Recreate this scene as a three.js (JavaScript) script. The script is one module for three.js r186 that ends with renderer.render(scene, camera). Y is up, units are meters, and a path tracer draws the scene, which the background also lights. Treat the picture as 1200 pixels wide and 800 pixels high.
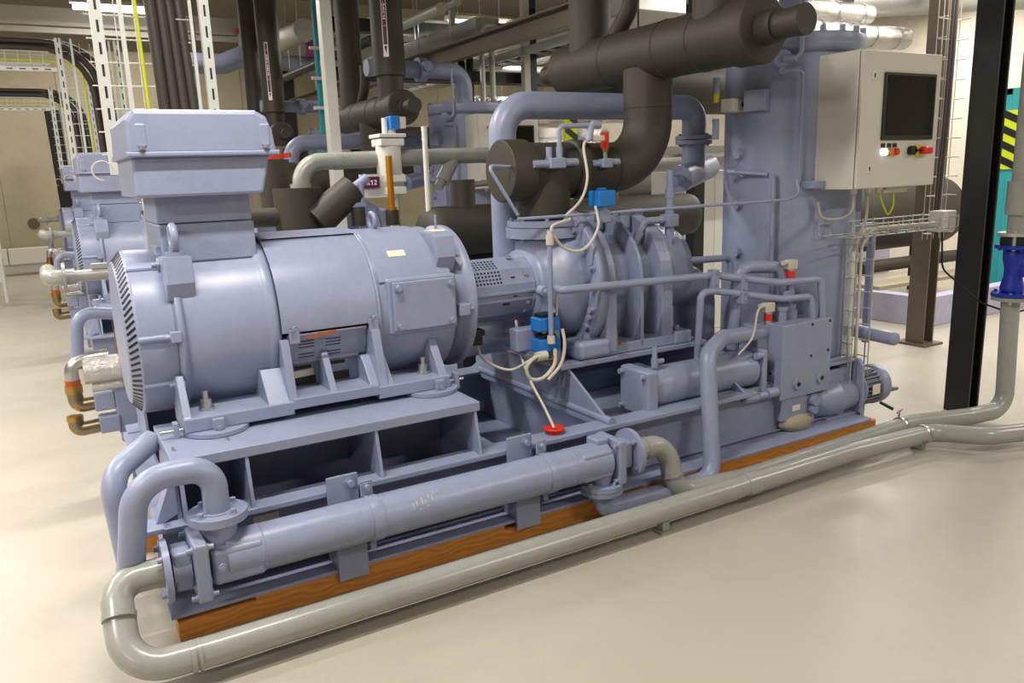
import * as THREE from 'three';
import { RoundedBoxGeometry } from 'three/addons/geometries/RoundedBoxGeometry.js';
import { mergeGeometries } from 'three/addons/utils/BufferGeometryUtils.js';
import { RectAreaLightUniformsLib } from 'three/addons/lights/RectAreaLightUniformsLib.js';

// ---------------------------------------------------------------- camera, light, exposure
RectAreaLightUniformsLib.init();
const scene = new THREE.Scene();
const camera = new THREE.PerspectiveCamera(46.55, 1.5, 0.05, 80);
camera.position.set(-0.214, 1.65, 2.903);
camera.rotation.set(THREE.MathUtils.degToRad(-12.05), THREE.MathUtils.degToRad(-30.1), THREE.MathUtils.degToRad(-1.94), 'YXZ');
const renderer = new THREE.WebGLRenderer({ antialias: true });
renderer.toneMapping = THREE.LinearToneMapping;
renderer.toneMappingExposure = 5.1;
renderer.shadowMap.enabled = true;
scene.background = new THREE.Color(0x0b0b0c);
const LAMP = 30;               // radiance of one lamp strip
const LAMP_COLOR = 0xfff8f0;
// lamp strips: [x, y, z] centres, each 1.5 m long, in rows along the aisles
const lampSpots = [
  [-2.5, 3.1, 1.0, 'the front aisle, over the open floor'], [.3, 3.55, .4, 'the front of the big motor'], [6.4, 3.5, -.7, 'the floor beyond the black column'],
  [-2.9, 3.1, -1.2, 'the open floor left of the motors'], [-4.6, 3.55, 4.6, 'the floor behind the front aisle'], [7.2, 3.6, 2.8, 'the front aisle, facing the control cabinet'], [3.8, 3.55, 3.9, 'the front aisle, facing the oil filter'], [-2.7, 3.2, -4.8, 'the open floor left of the second unit'],
  [-2.4, 3.55, -2.9, 'the gap of first and second unit, above the open floor'], [.3, 3.55, -2.5, 'the gap of first and second unit, above the motors'], [7.6, 3.8, -2.9, 'the lavender bund'], [9.8, 3.8, -.6, 'the floor beside the right wall'],
  [-2.4, 3.9, -7.3, 'the gap of second and third unit, above the open floor'], [0.9, 3.9, -7.3, 'the gap of second and third unit, above the motors'], [8.6, 3.9, -6.6, 'the silver vessels'],
  [-2.2, 4.65, -13.2, 'the far aisle, open floor'], [1.52, 4.73, -13.9, 'the far aisle, before the beige beam'], [9.6, 4.5, -12.2, 'the far corner'], [5.6, 4.1, -10.0, 'the ducts behind the second tank'], [6.0, 3.8, -8.0, 'the ducts before the silver vessels'], [10.6, 3.8, -4.2, 'the floor along the right wall'],
];

// ---------------------------------------------------------------- random numbers, noise, textures
function rng(seed) { let a = seed >>> 0; return () => { a = (a + 0x6D2B79F5) | 0; let t = Math.imul(a ^ (a >>> 15), 1 | a); t = (t + Math.imul(t ^ (t >>> 7), 61 | t)) ^ t; return ((t ^ (t >>> 14)) >>> 0) / 4294967296; }; }
function tileNoise(n, cells, seed) {      // tileable value noise, n x n
  const r = rng(seed), g = new Float32Array(cells * cells).map(() => r()), o = new Float32Array(n * n);
  for (let y = 0; y < n; y++) for (let x = 0; x < n; x++) {
    const fx = x / n * cells, fy = y / n * cells, ix = Math.floor(fx), iy = Math.floor(fy);
    let u = fx - ix, v = fy - iy; u = u * u * (3 - 2 * u); v = v * v * (3 - 2 * v);
    const a = g[iy * cells + ix], b = g[iy * cells + (ix + 1) % cells], c = g[((iy + 1) % cells) * cells + ix], d = g[((iy + 1) % cells) * cells + (ix + 1) % cells];
    o[y * n + x] = (a + (b - a) * u) * (1 - v) + (c + (d - c) * u) * v;
  }
  return o;
}
function noiseTex(n, layers, seed, lo, hi, srgb, tint = [1, 1, 1]) {
  const acc = new Float32Array(n * n); let sum = 0;
  layers.forEach(([c, w], i) => { const t = tileNoise(n, c, seed + i * 17); for (let k = 0; k < acc.length; k++) acc[k] += t[k] * w; sum += w; });
  const d = new Uint8Array(n * n * 4);
  for (let k = 0; k < acc.length; k++) { const v = lo + (hi - lo) * acc[k] / sum; for (let c = 0; c < 3; c++) d[k * 4 + c] = Math.max(0, Math.min(255, v * tint[c] * 255)); d[k * 4 + 3] = 255; }
  const t = new THREE.DataTexture(d, n, n); t.wrapS = t.wrapT = THREE.RepeatWrapping; t.magFilter = THREE.LinearFilter; t.minFilter = THREE.LinearMipmapLinearFilter; t.generateMipmaps = true;
  if (srgb) t.colorSpace = THREE.SRGBColorSpace; t.needsUpdate = true; return t;
}
function rep(t, s) { const c = t.clone(); c.repeat.set(s, s); c.needsUpdate = true; return c; }
const fineN = noiseTex(256, [[128, 1], [64, .8], [16, .6]], 3, 0, 1, false);
const paintMap = noiseTex(512, [[8, 1], [32, .8], [128, .6]], 11, .94, 1.04, true);
const floorMap = noiseTex(1024, [[5, 1], [16, .8], [64, .5], [256, .6]], 29, .95, 1.05, true);
const floorRough = noiseTex(512, [[8, 1], [32, 1], [64, .6]], 41, .28, .46, false);
const woodMap = (() => {
  const w = 512, h = 128, d = new Uint8Array(w * h * 4), a = tileNoise(512, 10, 5), b = tileNoise(512, 120, 6);
  for (let y = 0; y < h; y++) for (let x = 0; x < w; x++) {
    const s = .5 + .5 * Math.sin((y * .42 + a[(y * 2 % 512) * 512 + x] * 9)), v = .86 + .1 * s + .12 * (b[(y * 4 % 512) * 512 + (x >> 2)] - .5), k = (y * w + x) * 4;
    d[k] = Math.min(255, 255 * v); d[k + 1] = 255 * v * .98; d[k + 2] = 255 * v * .95; d[k + 3] = 255;
  }
  const t = new THREE.DataTexture(d, w, h); t.wrapS = t.wrapT = THREE.RepeatWrapping; t.magFilter = THREE.LinearFilter; t.colorSpace = THREE.SRGBColorSpace; t.repeat.set(1.1, 5); t.needsUpdate = true; return t;
})();
function canvasTex(w, h, draw) { const c = document.createElement('canvas'); c.width = w; c.height = h; draw(c.getContext('2d'), w, h); const t = new THREE.CanvasTexture(c); t.colorSpace = THREE.SRGBColorSpace; return t; }

// ---------------------------------------------------------------- materials
const std = (color, roughness = .5, metalness = 0, o = {}) => new THREE.MeshStandardMaterial({ color, roughness, metalness, ...o });
const M = {
  paint: std(0x9199b5, .34, 0, { map: rep(paintMap, .9), bumpMap: rep(fineN, 9), bumpScale: .00025 }),
  motorGrey: std(0x757a84, .42, 0, { map: rep(paintMap, .9) }),
  tank: std(0x9199b5, .38, 0, { map: rep(paintMap, .7) }),
  grey: std(0x9c9e97, .26, 0, { map: rep(paintMap, 1.2) }),
  insul: std(0x3a362c, .58, 0, { map: rep(paintMap, 2), bumpMap: rep(fineN, 5), bumpScale: .001 }),
  insulEdge: std(0x2b2926, .75),
  black: std(0x17171a, .45), blackCol: std(0x1f1e1e, .5, 0, { map: rep(paintMap, 1) }), rubber: std(0x141414, .7), cable: std(0x3d3632, .5),
  galv: std(0xbfc2bc, .42, .6, { map: rep(paintMap, 3) }), steel: std(0xc6c6c4, .3, .9), foil: std(0xd9d7d2, .22, 1, { bumpMap: rep(fineN, 4), bumpScale: .006 }),
  white: std(0xd9d9d2, .45), slotWhite: std(0xd4d6cf, .45, .1),
  brown: std(0x6a5f52, .42, .3, { map: rep(paintMap, 2) }),
  cabinet: std(0xd1cec2, .5, 0, { bumpMap: rep(fineN, 12), bumpScale: .0002 }),
  wood: std(0xd48d3a, .55, 0, { map: woodMap }),
  brass: std(0xb8924c, .28, 1), brassOld: std(0x8d8065, .35, .9), copper: std(0xb3512a, .4, .3), amber: std(0xb8780f, .3, .4),
  blue: std(0x1f78c8, .4), deepBlue: std(0x1a2f9e, .35), red: std(0xd8301c, .4), redDark: std(0xa02a2a, .5), yellow: std(0xd9c520, .5), hazY: std(0xc6d416, .55), orange: std(0xd9801a, .5),
  wire: std(0xc9c5b6, .5), rustRed: std(0x9c5a35, .9), hose: std(0xa9a79c, .5), sign: std(0x5b1440, .5), wallPale: std(0xe2dac9, .75, 0, { map: rep(paintMap, .5) }), rust: std(0x94805e, .9, 0, { map: rep(paintMap, 30) }), teal: std(0x2f9aa0, .45), magenta: std(0xa2418f, .45), greenYellow: std(0xc8cf1a, .5),
  bund: std(0xb0afc9, .5, 0, { map: rep(paintMap, 1) }), sticker: std(0xe6dfc8, .6), chalk: std(0xb7b6ae, .8), bag: std(0xa59c85, .7), screen: std(0x0c0d0f, .12), screenRim: std(0x262728, .4), alu: std(0xc7c8c4, .35, .9),
  wall: std(0xbab096, .75, 0, { map: rep(paintMap, .5) }), wallDark: std(0x8c8577, .8, 0, { map: rep(paintMap, .5) }), ceil: std(0x8d887c, .85),
  floor: std(0xb4aea0, .4, 0, { map: rep(floorMap, .45), roughnessMap: rep(floorRough, .6), roughness: 1 }),
  tubeGlow: std(0xffffff, .4, 0, { emissive: LAMP_COLOR, emissiveIntensity: 1.2 }),
  ledWhite: std(0xffffff, .3, 0, { emissive: 0xdfe6ff, emissiveIntensity: .35 }),
  kerb: std(0xb5ae9d, .5, 0, { map: rep(floorMap, .9) }),
};

// ---------------------------------------------------------------- geometry helpers (all in metres, world coordinates)
const V = (x, y, z) => new THREE.Vector3(x, y, z);
function box(x0, x1, y0, y1, z0, z1, r = 0) {
  const w = Math.abs(x1 - x0), h = Math.abs(y1 - y0), d = Math.abs(z1 - z0);
  r = Math.min(r, w / 2.1, h / 2.1, d / 2.1);
  const g = r > 0.0004 ? new RoundedBoxGeometry(w, h, d, 2, r) : new THREE.BoxGeometry(w, h, d);
  return g.translate((x0 + x1) / 2, (y0 + y1) / 2, (z0 + z1) / 2);
}
function orient(g, axis) { if (axis === 'x') g.rotateZ(-Math.PI / 2); else if (axis === 'z') g.rotateX(Math.PI / 2); return g; }
function cyl(axis, c, r, len, seg = 24, r2 = r) { return orient(new THREE.CylinderGeometry(r2, r, len, seg), axis).translate(...c); }   // r at the low end, r2 at the high end
function between(a, b, r, seg = 12, r2 = r) {
  const A = V(...a), B = V(...b), d = B.clone().sub(A), g = new THREE.CylinderGeometry(r2, r, d.length(), seg);
  g.applyQuaternion(new THREE.Quaternion().setFromUnitVectors(V(0, 1, 0), d.normalize())); return g.translate((a[0] + b[0]) / 2, (a[1] + b[1]) / 2, (a[2] + b[2]) / 2);
}
function lathe(axis, c, prof, seg = 64, phi0 = 0, phiL = Math.PI * 2) { return orient(new THREE.LatheGeometry(prof.map(([t, r]) => new THREE.Vector2(r, t)), seg, phi0, phiL), axis).translate(...c); }  // prof: [along, radius]
function prism(axis, pts, a0, a1, bevel = 0, holes = []) {
  const f = axis === 'x' ? p => [-p[0], p[1]] : axis === 'y' ? p => [p[0], -p[1]] : p => p;
  const s = new THREE.Shape(pts.map(p => new THREE.Vector2(...f(p))));
  for (const h of holes) s.holes.push(new THREE.Path(h.map(p => new THREE.Vector2(...f(p)))));
  const lo = Math.min(a0, a1) + bevel, d = Math.abs(a1 - a0) - 2 * bevel;
  const g = new THREE.ExtrudeGeometry(s, { depth: d, bevelEnabled: bevel > 0, bevelSize: bevel, bevelThickness: bevel, bevelOffset: -bevel, bevelSegments: 2, curveSegments: 6, steps: 1 });
  g.translate(0, 0, lo);
  const m = new THREE.Matrix4();
  if (axis === 'x') m.set(0, 0, 1, 0, 0, 1, 0, 0, -1, 0, 0, 0, 0, 0, 0, 1);
  else if (axis === 'y') m.set(1, 0, 0, 0, 0, 0, 1, 0, 0, -1, 0, 0, 0, 0, 0, 1);
  return axis === 'z' ? g : g.applyMatrix4(m);
}
function circ(cx, cy, r, n = 40, a0 = 0, a1 = Math.PI * 2) { const o = []; for (let i = 0; i < n; i++) { const a = a0 + (a1 - a0) * i / (a1 - a0 > 6.28 ? n : n - 1); o.push([cx + r * Math.cos(a), cy + r * Math.sin(a)]); } return o; }
function pipe(pts, r, bend = r * 2.2, seg = 18, closed = true) {     // round pipe through corner points with radiused bends
  const P = pts.map(p => V(...p)), path = [P[0]];
  for (let i = 1; i < P.length - 1; i++) {
    const a = P[i - 1].clone().sub(P[i]), b = P[i + 1].clone().sub(P[i]), la = a.length(), lb = b.length(); a.normalize(); b.normalize();
    const ang = a.angleTo(b), t = Math.min(bend / Math.tan(ang / 2), la * .495, lb * .495);
    if (Math.PI - ang < .02) { path.push(P[i]); continue; }
    const s = P[i].clone().addScaledVector(a, t), e = P[i].clone().addScaledVector(b, t), n = Math.max(4, Math.ceil((Math.PI - ang) / .16));
    const rad = t * Math.tan(ang / 2), mid = a.clone().add(b).normalize(), c = P[i].clone().addScaledVector(mid, rad / Math.sin(ang / 2));
    const u = s.clone().sub(c), w = e.clone().sub(c), th = u.angleTo(w), ax = u.clone().cross(w).normalize();
    for (let k = 0; k <= n; k++) path.push(c.clone().add(u.clone().applyAxisAngle(ax, th * k / n)));
  }
  path.push(P[P.length - 1]);
  const pos = [], nor = [], idx = []; let N = null, T0 = null;
  for (let i = 0; i < path.length; i++) {
    const T = (i === 0 ? path[1].clone().sub(path[0]) : i === path.length - 1 ? path[i].clone().sub(path[i - 1]) : path[i + 1].clone().sub(path[i]).normalize().add(path[i].clone().sub(path[i - 1]).normalize())).normalize();
    if (!N) { N = Math.abs(T.y) < .9 ? V(0, 1, 0) : V(1, 0, 0); N.sub(T.clone().multiplyScalar(N.dot(T))).normalize(); }
    else N.applyQuaternion(new THREE.Quaternion().setFromUnitVectors(T0, T));
    T0 = T; const B = T.clone().cross(N);
    for (let k = 0; k <= seg; k++) { const a = k / seg * Math.PI * 2, n = N.clone().multiplyScalar(Math.cos(a)).addScaledVector(B, Math.sin(a)); pos.push(path[i].x + n.x * r, path[i].y + n.y * r, path[i].z + n.z * r); nor.push(n.x, n.y, n.z); }
  }
  for (let i = 0; i < path.length - 1; i++) for (let k = 0; k < seg; k++) { const a = i * (seg + 1) + k, b = a + seg + 1; idx.push(a, a + 1, b, b, a + 1, b + 1); }
  if (closed) for (const [i, sgn] of [[0, -1], [path.length - 1, 1]]) {
    const c = pos.length / 3, p = path[i], t = (i === 0 ? path[1].clone().sub(path[0]) : path[i].clone().sub(path[i - 1])).normalize().multiplyScalar(sgn);
    pos.push(p.x, p.y, p.z); nor.push(t.x, t.y, t.z); const o = i * (seg + 1);
    for (let k = 0; k <= seg; k++) { pos.push(pos[(o + k) * 3], pos[(o + k) * 3 + 1], pos[(o + k) * 3 + 2]); nor.push(t.x, t.y, t.z); }
    for (let k = 0; k < seg; k++) sgn > 0 ? idx.push(c, c + 1 + k, c + 2 + k) : idx.push(c, c + 2 + k, c + 1 + k);
  }
  const g = new THREE.BufferGeometry(); g.setAttribute('position', new THREE.Float32BufferAttribute(pos, 3)); g.setAttribute('normal', new THREE.Float32BufferAttribute(nor, 3)); g.setIndex(idx); return g;
}
function wire(pts, r, seg = 8) { return new THREE.TubeGeometry(new THREE.CatmullRomCurve3(pts.map(p => V(...p))), Math.max(12, pts.length * 8), r, seg); }
function hexBolt(axis, c, s, len, dir = 1) {     // washer and hex head; the head stands off along dir
  const k = { x: 0, y: 1, z: 2 }[axis], o = (d) => { const q = [...c]; q[k] += d * dir; return q; };
  return [cyl(axis, o(len * .1), s * 1.0, len * .2, 16), cyl(axis, o(len * .6), s * .72, len * .8, 6)];
}
function torus(axis, c, R, r, arc = Math.PI * 2, seg = 32) { const g = new THREE.TorusGeometry(R, r, 10, seg, arc); if (axis === 'x') g.rotateY(Math.PI / 2); if (axis === 'y') g.rotateX(Math.PI / 2); return g.translate(...c); }
function flange(axis, c, r, t, rb, n, bs = .012, dir = 1, a0 = 0) {   // disc + bolt heads on its face
  const k = { x: 0, y: 1, z: 2 }[axis], out = { disc: [cyl(axis, c, r, t, 40)], bolts: [] };
  for (let i = 0; i < n; i++) {
    const a = a0 + i / n * Math.PI * 2, q = [...c], u = (k + 1) % 3, w = (k + 2) % 3; q[u] += Math.cos(a) * rb; q[w] += Math.sin(a) * rb; q[k] += dir * t / 2;
    out.bolts.push(hexBolt(axis, q, bs, bs * 1.1, dir));
  }
  return out;
}
function rot(g, c, ax, ang) { g.translate(-c[0], -c[1], -c[2]); g.applyQuaternion(new THREE.Quaternion().setFromAxisAngle(V(...ax).normalize(), ang)); return g.translate(...c); }
function clean(g) {                        // position, normal and a uv in metres
  g = g.index ? g.toNonIndexed() : g; if (!g.attributes.normal) g.computeVertexNormals();
  for (const k of Object.keys(g.attributes)) if (!['position', 'normal'].includes(k)) g.deleteAttribute(k);
  const p = g.attributes.position.array, uv = new Float32Array(p.length / 3 * 2);
  for (let t = 0; t < p.length; t += 9) {
    const ax = p[t + 3] - p[t], ay = p[t + 4] - p[t + 1], az = p[t + 5] - p[t + 2], bx = p[t + 6] - p[t], by = p[t + 7] - p[t + 1], bz = p[t + 8] - p[t + 2];
    const nx = Math.abs(ay * bz - az * by), ny = Math.abs(az * bx - ax * bz), nz = Math.abs(ax * by - ay * bx);
    for (let k = 0; k < 3; k++) { const i = t + k * 3, j = i / 3 * 2; if (ny >= nx && ny >= nz) { uv[j] = p[i]; uv[j + 1] = p[i + 2]; } else if (nz >= nx) { uv[j] = p[i]; uv[j + 1] = p[i + 1]; } else { uv[j] = p[i + 2]; uv[j + 1] = p[i + 1]; } }
  }
  g.setAttribute('uv', new THREE.Float32BufferAttribute(uv, 2)); return g;
}
// ---------------------------------------------------------------- object helpers
const used = new Map(), bases = new WeakMap();
function numbered(n) { const c = used.get(n) || 0; used.set(n, c + 1); return c ? `${n}_${String(c).padStart(3, '0')}` : n; }
const UNIT = ['on the timbered unit', 'on the second unit', 'on the third unit'];
const repeats = [];                       // things that stand again on the units behind
function meta(o, label, category, group, far) {
  o.userData.label = label.replace('@', UNIT[0]); o.userData.category = category; if (group) o.userData.group = group;
  if (far) repeats.push([o, label, far]);
}
function thing(name, label, category, base = [0, 0, 0], { group, far } = {}) {
  const o = new THREE.Group(); o.name = numbered(name); o.position.set(...base); scene.add(o); bases.set(o, base); meta(o, label, category, group, far); return o;
}
function mesh(name, mat, geos, base) {
  const flat = geos.flat(3).map(clean), g = flat.length > 1 ? mergeGeometries(flat) : flat[0]; g.translate(-base[0], -base[1], -base[2]);
  const m = new THREE.Mesh(g, mat); m.name = name; m.castShadow = m.receiveShadow = true; return m;
}
function part(parent, name, mat, geos, label) {
  const b = bases.get(parent), m = mesh(name, mat, [geos], b); bases.set(m, b); parent.add(m); if (label) m.userData.label = label; return m;
}
function solo(name, label, category, mat, geos, base = [0, 0, 0], { group, far } = {}) {
  const m = mesh(numbered(name), mat, [geos], base); m.position.set(...base); bases.set(m, base); scene.add(m); meta(m, label, category, group, far); return m;
}
function struct(name, mat, geos) { const m = mesh(name, mat, [geos], [0, 0, 0]); bases.set(m, [0, 0, 0]); m.userData.kind = 'structure'; scene.add(m); return m; }
function parts(parent, name, mat, list) { return list.map(g => part(parent, name, mat, g)); }
function panel(parent, name, w, h, pos, tex, rx = 0, ry = 0, rz = 0, t = .002) {   // thin printed plate with its own uv
  const b = bases.get(parent), mat = std(0xffffff, .5, 0, { map: tex }), g = new THREE.BoxGeometry(w, h, t), m = new THREE.Mesh(g, mat);
  m.name = name; m.position.set(pos[0] - b[0], pos[1] - b[1], pos[2] - b[2]); m.rotation.set(rx, ry, rz); m.castShadow = m.receiveShadow = true; parent.add(m); return m;
}
function flangeOn(parent, name, mat, axis, c, r, t, rb, n, bs, dir, a0) { const f = flange(axis, c, r, t, rb, n, bs, dir, a0), m = part(parent, name, mat, f.disc); for (const b of f.bolts) part(m, 'bolt', mat, b); return m; }

// ================================================================ THE ROOM
struct('floor', M.floor, box(-9, 12, -.2, 0, -16, 8));
struct('ceiling', M.ceil, box(-9, 12, 5.6, 5.8, -16, 8));
struct('wall_back', M.wall, box(-9, 12, 0, 5.6, -16.2, -16));
struct('wall_left', M.wall, box(-9.2, -9, 0, 5.6, -16, 8));
struct('wall_right', M.wallPale, box(12, 12.2, 0, 5.6, -16, 8));
struct('wall_front', M.wall, box(-9, 12, 0, 5.6, 8, 8.2));

// ================================================================ COMPRESSOR UNIT (built once where it stands; parts of it repeat behind)
const ROW = 4.4;                           // spacing of the units along -z
const AY = 1.035, AZ = -.81;               // shaft line of motor and compressor
// ---- timbers under the skid
{
  const t = solo('timber_beam', 'long orange-brown timber under front rail of the skid', 'timber', M.wood,
    prism('z', [[.02, 0], [4.03, 0], [4.03, .095], [2.2, .095], [2.2, .085], [2.02, .085], [2.02, .095], [1.52, .095], [1.52, .072], [1.40, .072], [1.40, .095], [.3, .095], [.3, .08], [.07, .08], [.02, .08]], -.10, -.003, .003), [2, 0, -.05]);
  solo('timber_beam', 'orange timber under middle of the skid @', 'timber', M.wood, box(-.01, 4, 0, .095, -.98, -.86, .003), [2, 0, -.92], { group: 'middle skid timbers', far: 2 });
}
// ---- skid frame
{
  const s = thing('skid_frame', 'blue-grey welded steel skid frame carrying the motor @', 'frame', [2, .095, -.8], { group: 'skid frames', far: 2 });
  const B = .095, T = .425;                // underside and top of the bottom rails
  // front bottom rail: channel with wide bottom flange
  part(s, 'bottom_flange', M.paint, box(.0, 3.98, B, B + .016, -.2, 0, .003));
  part(s, 'rail_web', M.paint, box(.02, 3.98, B + .016, T - .016, -.175, -.16));
  part(s, 'rail_top_flange', M.paint, box(.02, 3.05, T - .022, T, -.175, -.055, .003));
  part(s, 'rear_rail', M.paint, [box(.02, 3.98, B, B + .016, -1.62, -1.42), box(.02, 3.98, B + .016, T - .016, -1.5, -1.485), box(.02, 3.98, T - .016, T, -1.56, -1.4)]);
  part(s, 'rail_stub', M.paint, box(-.06, .05, T - .02, T, -.19, -.07, .003));
  for (const x of [0.0, 1.36, 2.04, 3.2, 3.9]) part(s, 'cross_beam', M.paint, [box(x, x + .1, T - .03, T - .006, -1.45, -.18), box(x + .045, x + .057, B + .02, T - .02, -1.45, -.2)]);
  part(s, 'drip_pan', M.paint, box(.1, 3.9, B + .03, B + .036, -1.48, -.14));
  // motor stand
  part(s, 'motor_deck', M.paint, [box(.075, 1.355, .618, .66, -.62, -.105, .004), box(.075, 1.355, .618, .66, -1.51, -1.0, .004)]);
  part(s, 'stand_web', M.paint, box(.09, 1.34, B + .04, .64, -.5, -.485));
  part(s, 'stand_web', M.paint, box(.09, 1.34, T, .64, -1.31, -1.295));
  for (const x of [.095, .335, .86, 1.325]) part(s, 'gusset', M.paint, prism('x', [[-.48, T - .1], [-.17, T - .1], [-.17, T], [-.068, T], [-.115, .638], [-.48, .638]], x, x + .014, .002));
  part(s, 'end_plate', M.paint, prism('x', [[-1.5, T - .02], [-.12, T - .02], [-.14, .64], [-.5, .64], [-.62, .45], [-1.0, .45], [-1.1, .64], [-1.5, .64]], .078, .092, .002));
  part(s, 'end_bracket', M.paint, prism('z', [[.08, .62], [.08, .45], [.03, .425], [.0, .425]], -.2, -.12, .002));
  // compressor stand
  part(s, 'compressor_deck', M.paint, box(2.0, 3.02, .635, .662, -1.2, -.42, .004));
  for (const x of [2.05, 2.97]) part(s, 'pedestal_plate', M.paint, prism('x', [[-1.55, T], [-.075, T], [-.44, .636], [-1.18, .636]], x, x + .016, .002));
  part(s, 'cross_tube', M.paint, cyl('z', [2.06, T + .012, -.75], .022, 1.36, 14));
  part(s, 'pedestal_web', M.paint, box(2.06, 2.98, T, .636, -1.0, -.985));
  // rear stand behind left end
  for (const [x, z] of [[.1, -.13], [.3, -.13]]) part(s, 'bolt', M.steel, hexBolt('y', [x, .66, z - .1], .009, .012));
}
// ---- electric motor
{
  const m = thing('electric_motor', 'big blue-grey electric motor with terminal box @', 'motor', [.75, .68, AZ], { group: 'drive motors of the compressor row', far: 2 });
  const L = (name, prof, mat = M.paint, par = m) => part(par, name, mat, lathe('x', [0, AY, AZ], prof, 80));
  const cover = L('fan_cover', [[.19, .33], [.19, .345], [.06, .347], [.05, .344], [.012, .300], [.008, .29], [.006, .1], [.006, 0]]);
  { // slotted cone of the fan grille
    const bars = []; for (let i = 0; i < 76; i++) { const a = i / 76 * Math.PI * 2, g = box(-.026, .026, -.0048, .0048, -.0012, .0012); g.rotateZ(.5); g.rotateY(-Math.atan2(.044, .038)); g.translate(.031, 0, .3235); g.rotateX(-a); bars.push(g.translate(0, AY, AZ)); }
    for (const b of bars) part(cover, 'grille_slot', M.black, b);
  }
  L('end_shield', [[.175, .30], [.175, .34], [.2, .345], [.2, .366], [.228, .366], [.228, .3]]);
  for (const a of [.95, .05, -.55, 2.2]) { const y = AY + Math.sin(a) * .362, z = AZ + Math.cos(a) * .362; const l = part(m, 'lug', M.paint, rot(box(.165, .205, y - .022, y + .022, z - .03, z + .02, .004), [.18, y, z], [1, 0, 0], -a)); part(l, 'bolt', M.paint, hexBolt('x', [.165, y, z], .013, .02, -1)); part(l, 'boss', M.paint, cyl('x', [.11, AY + Math.sin(a) * .345, AZ + Math.cos(a) * .345], .014, .12, 14)); }
  L('housing', [[.228, .3], [.228, .36], [.54, .36], [.552, .372], [.575, .374], [.585, .366], [.6, .366], [.6, .3]]);
  // sheet metal hood, open at the lower front where the vent sits
  part(m, 'sheet_hood', M.paint, [lathe('x', [0, AY, AZ], [[.6, .37], [.602, .384], [1.03, .384], [1.032, .37]], 80, Math.PI / 2 + .03, Math.PI * 1.1), lathe('x', [0, AY, AZ], [[.6, .37], [.6, .375], [1.03, .375], [1.032, .37]], 60, Math.PI * 1.6, Math.PI * .42)]);
  for (const [x, y] of [[.648, 1.015], [1.005, 1.02]]) { const c = part(m, 'hood_clip', M.paint, [box(x - .022, x + .022, y - .05, y + .01, AZ + .372, AZ + .39, .003)]); part(c, 'bolt', M.steel, hexBolt('z', [x - .01, y + .012, AZ + .383], .009, .02)); part(c, 'hook', M.paint, torus('z', [x + .008, y + .012, AZ + .392], .014, .003, Math.PI * 1.2, 12)); }
  part(m, 'rust_patch', M.rustRed, [prism('z', [[.69, .978], [.715, .992], [.735, .99], [.755, 1.0], [.79, .999], [.825, 1.004], [.84, .996], [.81, .985], [.74, .98]], AZ + .378, AZ + .384)]);
  L('housing_ring', [[1.03, .3], [1.03, .372], [1.045, .378], [1.05, .366], [1.05, .3]]);
  L('drive_end_housing', [[1.05, .3], [1.05, .362], [1.42, .362], [1.43, .355], [1.43, .3]]);
  part(m, 'top_sheet', M.paint, lathe('x', [0, AY, AZ], [[1.06, .362], [1.06, .37], [1.345, .37], [1.345, .362]], 50, Math.PI * 1.2, Math.PI * .67));
  L('drive_end_flange', [[1.43, .2], [1.43, .335], [1.5, .33], [1.505, .362], [1.545, .362], [1.55, .355], [1.552, .19], [1.57, .18], [1.57, .05]]);
  const lug2 = part(m, 'lug', M.paint, box(1.44, 1.5, AY - .05, AY + .01, AZ + .32, AZ + .375, .008)); part(lug2, 'bolt', M.paint, hexBolt('x', [1.5, AY - .02, AZ + .36], .012, .02));
  // lifting blocks and eyes
  const lb = part(m, 'lifting_block', M.paint, prism('x', [[-.78, 1.36], [-.485, 1.365], [-.465, 1.26], [-.495, 1.19], [-.66, 1.19]], .175, .285, .008));
  part(lb, 'eye_collar', M.paint, cyl('y', [.23, 1.373, -.535], .042, .018, 6));
  part(lb, 'eye', M.paint, [torus('x', [.23, 1.44, -.535], .042, .0165, Math.PI * 2, 32), cyl('y', [.23, 1.39, -.535], .022, .03, 16)]);
  const lb2 = part(m, 'lifting_block', M.paint, prism('x', [[-.8, 1.385], [-.53, 1.385], [-.49, 1.365], [-.475, 1.27], [-.52, 1.19], [-.66, 1.19]], 1.36, 1.455, .006));
  part(lb2, 'sticker', M.sticker, box(1.375, 1.445, 1.386, 1.388, -.66, -.54));
  part(lb2, 'eye', M.paint, [torus('x', [1.17, 1.44, -.80], .036, .012, Math.PI * 2, 28), cyl('y', [1.17, 1.405, -.80], .018, .03)]);
  part(m, 'threaded_stud', M.paint, cyl('y', [1.47, 1.42, -.72], .006, .07, 10));
  part(m, 'grounding_stud', M.paint, cyl('z', [1.475, 1.27, -.52], .008, .06, 10));
  // bolted cover
  const cv = part(m, 'cover_base', M.paint, box(1.085, 1.43, .94, 1.195, AZ + .2, AZ + .372, .012));
  part(cv, 'cover_plate', M.paint, box(1.105, 1.415, .955, 1.18, AZ + .37, AZ + .388, .006));
  for (const [x, y] of [[1.13, .98], [1.392, .98], [1.13, 1.155], [1.392, 1.155]]) part(cv, 'bolt', M.paint, hexBolt('z', [x, y, AZ + .388], .02, .02));
  part(m, 'rating_label', M.sticker, rot(box(1.14, 1.225, AY + .3695, AY + .3725, AZ - .018, AZ + .018), [1.2, AY, AZ], [1, 0, 0], .78), 'small cream paper label');
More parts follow.
